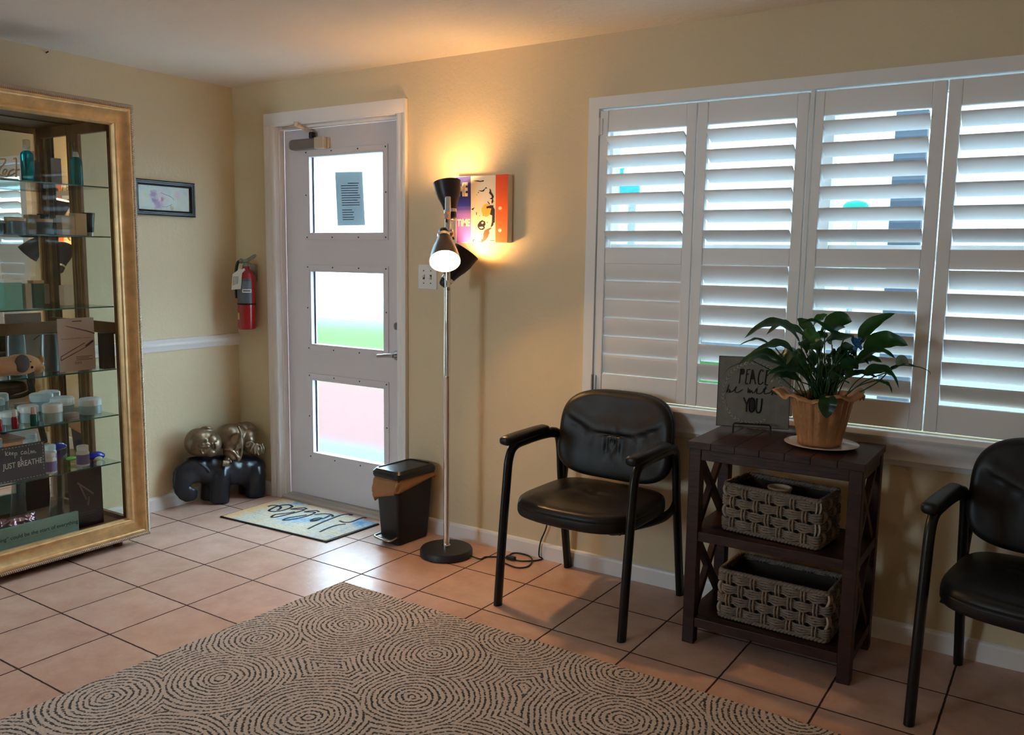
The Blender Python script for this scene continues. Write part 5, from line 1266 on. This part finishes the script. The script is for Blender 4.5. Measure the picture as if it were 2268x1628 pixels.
strokes_('lower_word', [[(535, 885), (595, 1010)], [(640, 890), (595, 1010), (597, 1140)], [(640, 1018), (648, 930), (688, 890), (728, 930), (738, 1018), (728, 1105), (688, 1142), (648, 1105), (640, 1018)], [(775, 895), (765, 1060), (780, 1130), (810, 1150), (840, 1125), (855, 1060), (862, 895)]], .0028, m_pl)
wr = []
for k in range(44):
    a = math.radians(30 + k * 7.6)
    if 20 < math.degrees(a) % 360 < 60: continue
    cx, cy = 690 + 520 * math.cos(a), 800 + 540 * math.sin(a)
    for s in (-1, 1):
        tx, ty = -math.sin(a), math.cos(a); wr.append([(cx, cy), (cx + 52 * (tx + .6 * s * math.cos(a)) * .9, cy + 52 * (ty + .6 * s * math.sin(a)) * .9)])
strokes_('leaf_wreath', wr, .0012, M('wreath_white', (186, 178, 166), .6))
es = thing('easel', (3.262, -.20, .79), 'small black wire easel holding the grey plaque', 'easel')
b = MB(); r_ = .0033
for u in (.24, .75):
    f = SPt(u, 0) ; fx = Vector((f.x, f.y, .7935)) + nS * .045
    b.tube([fx, Vector((f.x, f.y, .800)) + nS * .042, SPt(u, -.008, .030), SPt(u, -.014, -.013), SPt(u, .30, -.014)], r_, 8)
    b.tube([fx + nS * 0, Vector((fx.x, fx.y, .806)) , SPt(u, .03, .034)], r_, 8)
b.tube([SPt(.24, .03, .034), SPt(.26, .052, .034), SPt(.73, .052, .034), SPt(.75, .03, .034)], r_, 8); b.tube([SPt(.24, .30, -.014), SPt(.75, .30, -.014)], r_, 8)
bk2 = SPt(.5, .30, -.015); b.tube([bk2, Vector((bk2.x, bk2.y, .7935)) - nS * .075], r_, 8)
b.build('wire_frame', m_blackmetal, es, smooth=60)
# ------------------------------------------------------------------ plate and potted peace lily
PC = at(1819, 984, 'z', .797); PC = Vector((PC.x, PC.y, .7905))
pt_ = MB().lathe([(.07, 0), (.085, .002), (.125, .010), (.131, .013), (.128, .0145), (.085, .006), (.002, .005)], PC, n=56)
props(pt_.build('plate', M('pale_china', (216, 202, 190), .25, coat=.3), smooth=60, origin=PC), 'pale round plate under the foil wrapped plant pot', 'plate')
pot = thing('potted_plant', PC + Vector((-.008, .0, .0085)), 'leafy green plant in a pot wrapped in copper foil on the dark wood stand', 'plant')
PB_ = Vector(pot.location)
def foil_mat():
    m = M('copper_foil', (176, 128, 88), .36, .35, var=.12, vscale=20); t = NT(m); b = t.N['Principled BSDF']
    t.put(b.inputs['Normal'], t.bump(t.noise(t.obj(), 34, 5, .6), .6, .008)); return m
b = MB(); rings = []; N_ = 144; PH = .168
for k in range(17):
    f = k / 16; ring = []
    for j in range(N_):
        th = 2 * pi * j / N_
        r = .074 + (.104 - .074) * f
        pl_ = .0065 * (abs(math.sin(9 * th + 1.5 * math.sin(3 * th))) - .5) * (.35 + f)
        r += pl_ + .003 * mnoise.noise(Vector((math.cos(th) * 3, math.sin(th) * 3, f * 2.5)))
        ring.append(PB_ + Vector((r * math.cos(th), r * math.sin(th), PH * f)))
    rings.append(ring)
lobe = [(-2.95, .060, .022, .42), (-1.2, .006, .018, .4), (-.35, .045, .030, .5), (.75, .040, .03, .4), (1.9, .04, .03, .4), (-2.05, .02, .012, .35)]
for k in range(1, 9):
    f = k / 8; ring = []
    for j in range(N_):
        th = 2 * pi * j / N_
        o = .012; up = .010
        for a, oo, uu, wd in lobe:
            dd = (th - a + pi) % (2 * pi) - pi; g = math.exp(-(dd / wd) ** 2); o += oo * g; up += uu * g
        fold = .010 * math.sin(9 * th + 3 * math.sin(2 * th)) * f + .006 * mnoise.noise(Vector((math.cos(th) * 6, math.sin(th) * 6, f * 3)))
        r = .104 + o * f ** 1.2 + .5 * fold
        ring.append(PB_ + Vector((r * math.cos(th), r * math.sin(th), PH + up * math.sin(f * 2.1) + fold - .012 * f ** 3)))
    rings.append(ring)
b.loft(rings, True, False)
o = b.build('foil_wrap', foil_mat(), pot, smooth=180)
md = o.modifiers.new('t', 'SOLIDIFY'); md.thickness = .0012
MB().lathe([(.09, PH - .03), (.02, PH - .022), (.002, PH - .02)], PB_, n=32).build('soil', M('potting_soil', (34, 24, 18), .95, bump=.6, bscale=120), pot)
def leaf_mat(name, c0, c1):
    m = bpy.data.materials.new(name); m.use_nodes = True; t = NT(m); b = t.N['Principled BSDF']
    t.put(b.inputs['Base Color'], t.ramp(t.noise(t.obj(), 26, 4), (.3, lin(*c0)), (.7, lin(*c1)))); b.inputs['Roughness'].default_value = .34
    tr = t.n('ShaderNodeBsdfTranslucent'); tr.inputs[0].default_value = lin(70, 120, 40); x = t.n('ShaderNodeMixShader'); x.inputs[0].default_value = .18
    t.put(b.inputs['Normal'], t.bump(t.noise(t.obj(), 90, 3), .2, .002))
    t.L.new(b.outputs[0], x.inputs[1]); t.L.new(tr.outputs[0], x.inputs[2]); t.L.new(x.outputs[0], t.N['Material Output'].inputs[0]); return m
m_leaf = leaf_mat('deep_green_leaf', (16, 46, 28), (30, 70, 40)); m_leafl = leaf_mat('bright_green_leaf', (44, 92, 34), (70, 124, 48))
m_stem = M('plant_stem', (38, 74, 34), .5)
LF = MB(); LL = MB(); ST_ = MB()
def zp(x, y, dy): return at(1560 + x / 4.07, 660 + y / 4.07, 'y', PC.y + dy)
def leaf(b, pts, w, roll=0.0, fold=.30, n=16):
    """pts: centre line; roll turns the blade about it"""
    C = spline(pts, max(4, 18 // (len(pts) - 1))); m_ = len(C) - 1
    rows = []
    view = (CAM - C[m_ // 2]).normalized()
    for i, c in enumerate(C):
        u = i / m_
        t = (C[min(i + 1, m_)] - C[max(i - 1, 0)]).normalized()
        s = t.cross(Vector((0, 0, 1)));
        s = s.normalized() if s.length > .15 else t.cross(view).normalized()
        nn = s.cross(t).normalized(); 
        s2 = s * math.cos(roll) + nn * math.sin(roll); n2 = s2.cross(t)
        hw = w / 2 * (math.sin(pi * min(1, u * 1.02) ** .80) ** .85 if 0 < u < 1 else .002) + .0006
        rows.append([c + s2 * hw * q + n2 * (abs(q) * hw * fold + .10 * hw * math.sin(u * 22 + q * 2) * abs(q)) for q in (-1, -.66, -.33, 0, .33, .66, 1)])
    vs = [v for r in rows for v in r]
    b.add(vs, [(i * 7 + j, i * 7 + j + 1, i * 7 + j + 8, i * 7 + j + 7) for i in range(len(rows) - 1) for j in range(6)])
    return C[0]
rnd = random.Random(11)
def stem(p, bx=None):
    a = rnd.uniform(0, 6.28); r = rnd.uniform(.0, .045)
    q = PB_ + Vector((r * math.cos(a), r * math.sin(a), PH - .03))
    if bx is not None: q += (Vector((p.x, p.y, 0)) - Vector((PB_.x, PB_.y, 0))) * .12
    mid = q.lerp(p, .55) + Vector((0, 0, .02))
    ST_.tube(spline([q, mid, p], 6), .0022, 6)
# hand placed leaves: (points in the enlarged view, depth offsets), width, roll, bright?
LEAVES = [([(860, 400), (720, 250), (540, 245), (362, 362)], (-.02, -.05, -.08, -.10), .058, .5, 0),
 ([(900, 340), (800, 280), (690, 240), (560, 330)], (.03, .02, .0, -.02), .055, .4, 0),
 ([(640, 450), (500, 378), (420, 385), (308, 428)], (-.06, -.08, -.09, -.10), .022, .3, 0),
 ([(850, 560), (720, 430), (590, 430), (430, 490)], (-.06, -.10, -.12, -.13), .052, .5, 0),
 ([(720, 590), (560, 500), (430, 530), (305, 605)], (-.05, -.08, -.09, -.10), .050, .6, 0),
 ([(840, 640), (650, 600), (480, 540), (380, 620)], (-.08, -.13, -.15, -.16), .050, .2, 0),
 ([(1000, 330), (930, 260), (880, 215), (838, 185)], (.06, .07, .08, .08), .040, .9, 0),
 ([(1260, 360), (1120, 300), (1000, 215), (885, 225)], (-.04, -.06, -.07, -.06), .055, -.3, 0),
 ([(1150, 420), (1165, 300), (1220, 200), (1330, 212)], (.03, .05, .06, .06), .088, 1.3, 0),
 ([(1060, 440), (1130, 370), (1230, 360), (1350, 340)], (-.06, -.08, -.08, -.06), .06, -.5, 0),
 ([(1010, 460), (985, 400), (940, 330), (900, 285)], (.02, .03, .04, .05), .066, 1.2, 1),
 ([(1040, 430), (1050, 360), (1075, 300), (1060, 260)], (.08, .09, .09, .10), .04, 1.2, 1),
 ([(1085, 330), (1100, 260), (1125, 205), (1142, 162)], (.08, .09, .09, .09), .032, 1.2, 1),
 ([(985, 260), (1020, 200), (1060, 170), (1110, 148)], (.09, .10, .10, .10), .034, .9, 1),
 ([(1415, 410), (1460, 290), (1570, 200), (1718, 138)], (.02, .02, .01, .0), .048, 1.0, 0),
 ([(1440, 480), (1560, 400), (1700, 385), (1835, 428)], (.06, .07, .07, .06), .070, 1.2, 0),
 ([(1370, 590), (1480, 500), (1600, 480), (1722, 545)], (-.02, -.03, -.03, -.02), .046, .6, 0),
 ([(1340, 610), (1430, 560), (1510, 550), (1600, 580)], (.03, .04, .04, .05), .045, .8, 0),
 ([(1440, 700), (1560, 650), (1680, 690), (1755, 820)], (-.03, -.05, -.06, -.07), .055, .7, 0),
 ([(1540, 745), (1610, 765), (1660, 790), (1692, 858)], (-.02, -.03, -.03, -.03), .026, .6, 0),
 ([(1290, 720), (1380, 680), (1470, 690), (1560, 720)], (.02, .02, .02, .02), .038, .6, 0),
 ([(1095, 880), (1110, 930), (1105, 1010), (1100, 1085)], (-.10, -.125, -.128, -.125), .062, .0, 0),
 ([(1150, 680), (1200, 700), (1260, 750), (1310, 775)], (-.10, -.13, -.14, -.15), .05, .4, 0),
 ([(1280, 600), (1290, 520), (1300, 460), (1345, 430)], (-.02, -.03, -.03, -.03), .065, 1.3, 0),
 ([(1240, 640), (1290, 600), (1340, 590), (1400, 570)], (-.05, -.07, -.08, -.09), .05, .8, 0),
 ([(1650, 670), (1720, 630), (1810, 600), (1920, 622)], (-.02, -.02, -.02, -.02), .026, .5, 0),
 ([(860, 680), (760, 640), (680, 650), (570, 690)], (-.10, -.13, -.14, -.15), .05, .5, 0),
 ([(900, 640), (850, 560), (800, 520), (740, 600)], (-.12, -.15, -.16, -.17), .055, .3, 0),
 ([(880, 760), (780, 700), (680, 690), (600, 760)], (-.09, -.12, -.13, -.13), .045, .7, 0),
 ([(420, 560), (300, 600), (220, 640), (160, 715)], (-.07, -.09, -.10, -.11), .010, .3, 0)]
for pts, dy, w, roll, br in LEAVES:
    p = leaf(LL if br else LF, [zp(x, y, d) for (x, y), d in zip(pts, dy)], w, roll); stem(p, 1)
for k in range(22):          # inner leaves and bare stalks
    x = rnd.uniform(780, 1330); y = rnd.uniform(440, 700); d = rnd.uniform(-.06, .08); s = (x - 1060) / 300
    x1 = x + 120 * s + rnd.uniform(-40, 40)
    p = leaf(LF, [zp(x, y + 60, d), zp((x + x1) / 2, y - 20, d), zp(x1, y - 50, d + .01), zp(x1 + 60 * s, y - 10, d + .02)], rnd.uniform(.035, .055), rnd.uniform(.3, 1.3)); stem(p)
for k in range(34):
    p = zp(rnd.uniform(780, 1400), rnd.uniform(480, 640), rnd.uniform(-.08, .08)); stem(p)
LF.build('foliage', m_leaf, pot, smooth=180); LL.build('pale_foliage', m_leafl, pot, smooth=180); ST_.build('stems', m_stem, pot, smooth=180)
b = MB(); c0 = zp(1650, 690, -.02); b.tube(spline([zp(1380, 860, -.03), zp(1560, 760, -.02), zp(1660, 665, -.02), zp(1760, 610, -.02), zp(1920, 620, -.02), zp(1985, 640, -.02), zp(2030, 665, -.02), zp(2036, 690, -.02)], 5), [.0024] * 16 + [.0018] * 10 + [.0009] * 10, 6); b.build('flower_stalk', m_stem, pot, smooth=180)
b = MB(); leaf(b, [zp(1735, 605, -.03), zp(1765, 560, -.035), zp(1800, 560, -.035), zp(1840, 605, -.03)], .030, 1.2); b.build('withered_flower', leaf_mat('withered_green', (96, 112, 96), (130, 140, 124)), pot, smooth=180)
bf = thing('blue_ornament', zp(1375, 470, -.05), 'small blue ornament tucked among the leaves of the potted plant', 'ornament')
b = MB()
for pts, w in (([(1380, 440), (1350, 380), (1345, 335)], .022), ([(1385, 440), (1400, 390), (1395, 350)], .022), ([(1375, 430), (1360, 460), (1355, 480)], .018), ([(1390, 430), (1405, 450), (1412, 470)], .016)): leaf(b, [zp(x, y, -.055) for x, y in pts], w, 1.0)
b.build('petals', M('blue_petal', (40, 92, 150), .5), bf, smooth=180)
b = MB(); b.tube([zp(1380, 435, -.055), zp(1350, 600, -.04), PB_ + Vector((.02, -.02, PH - .02))], .0015, 6); b.build('wire_pick', m_stem, bf)
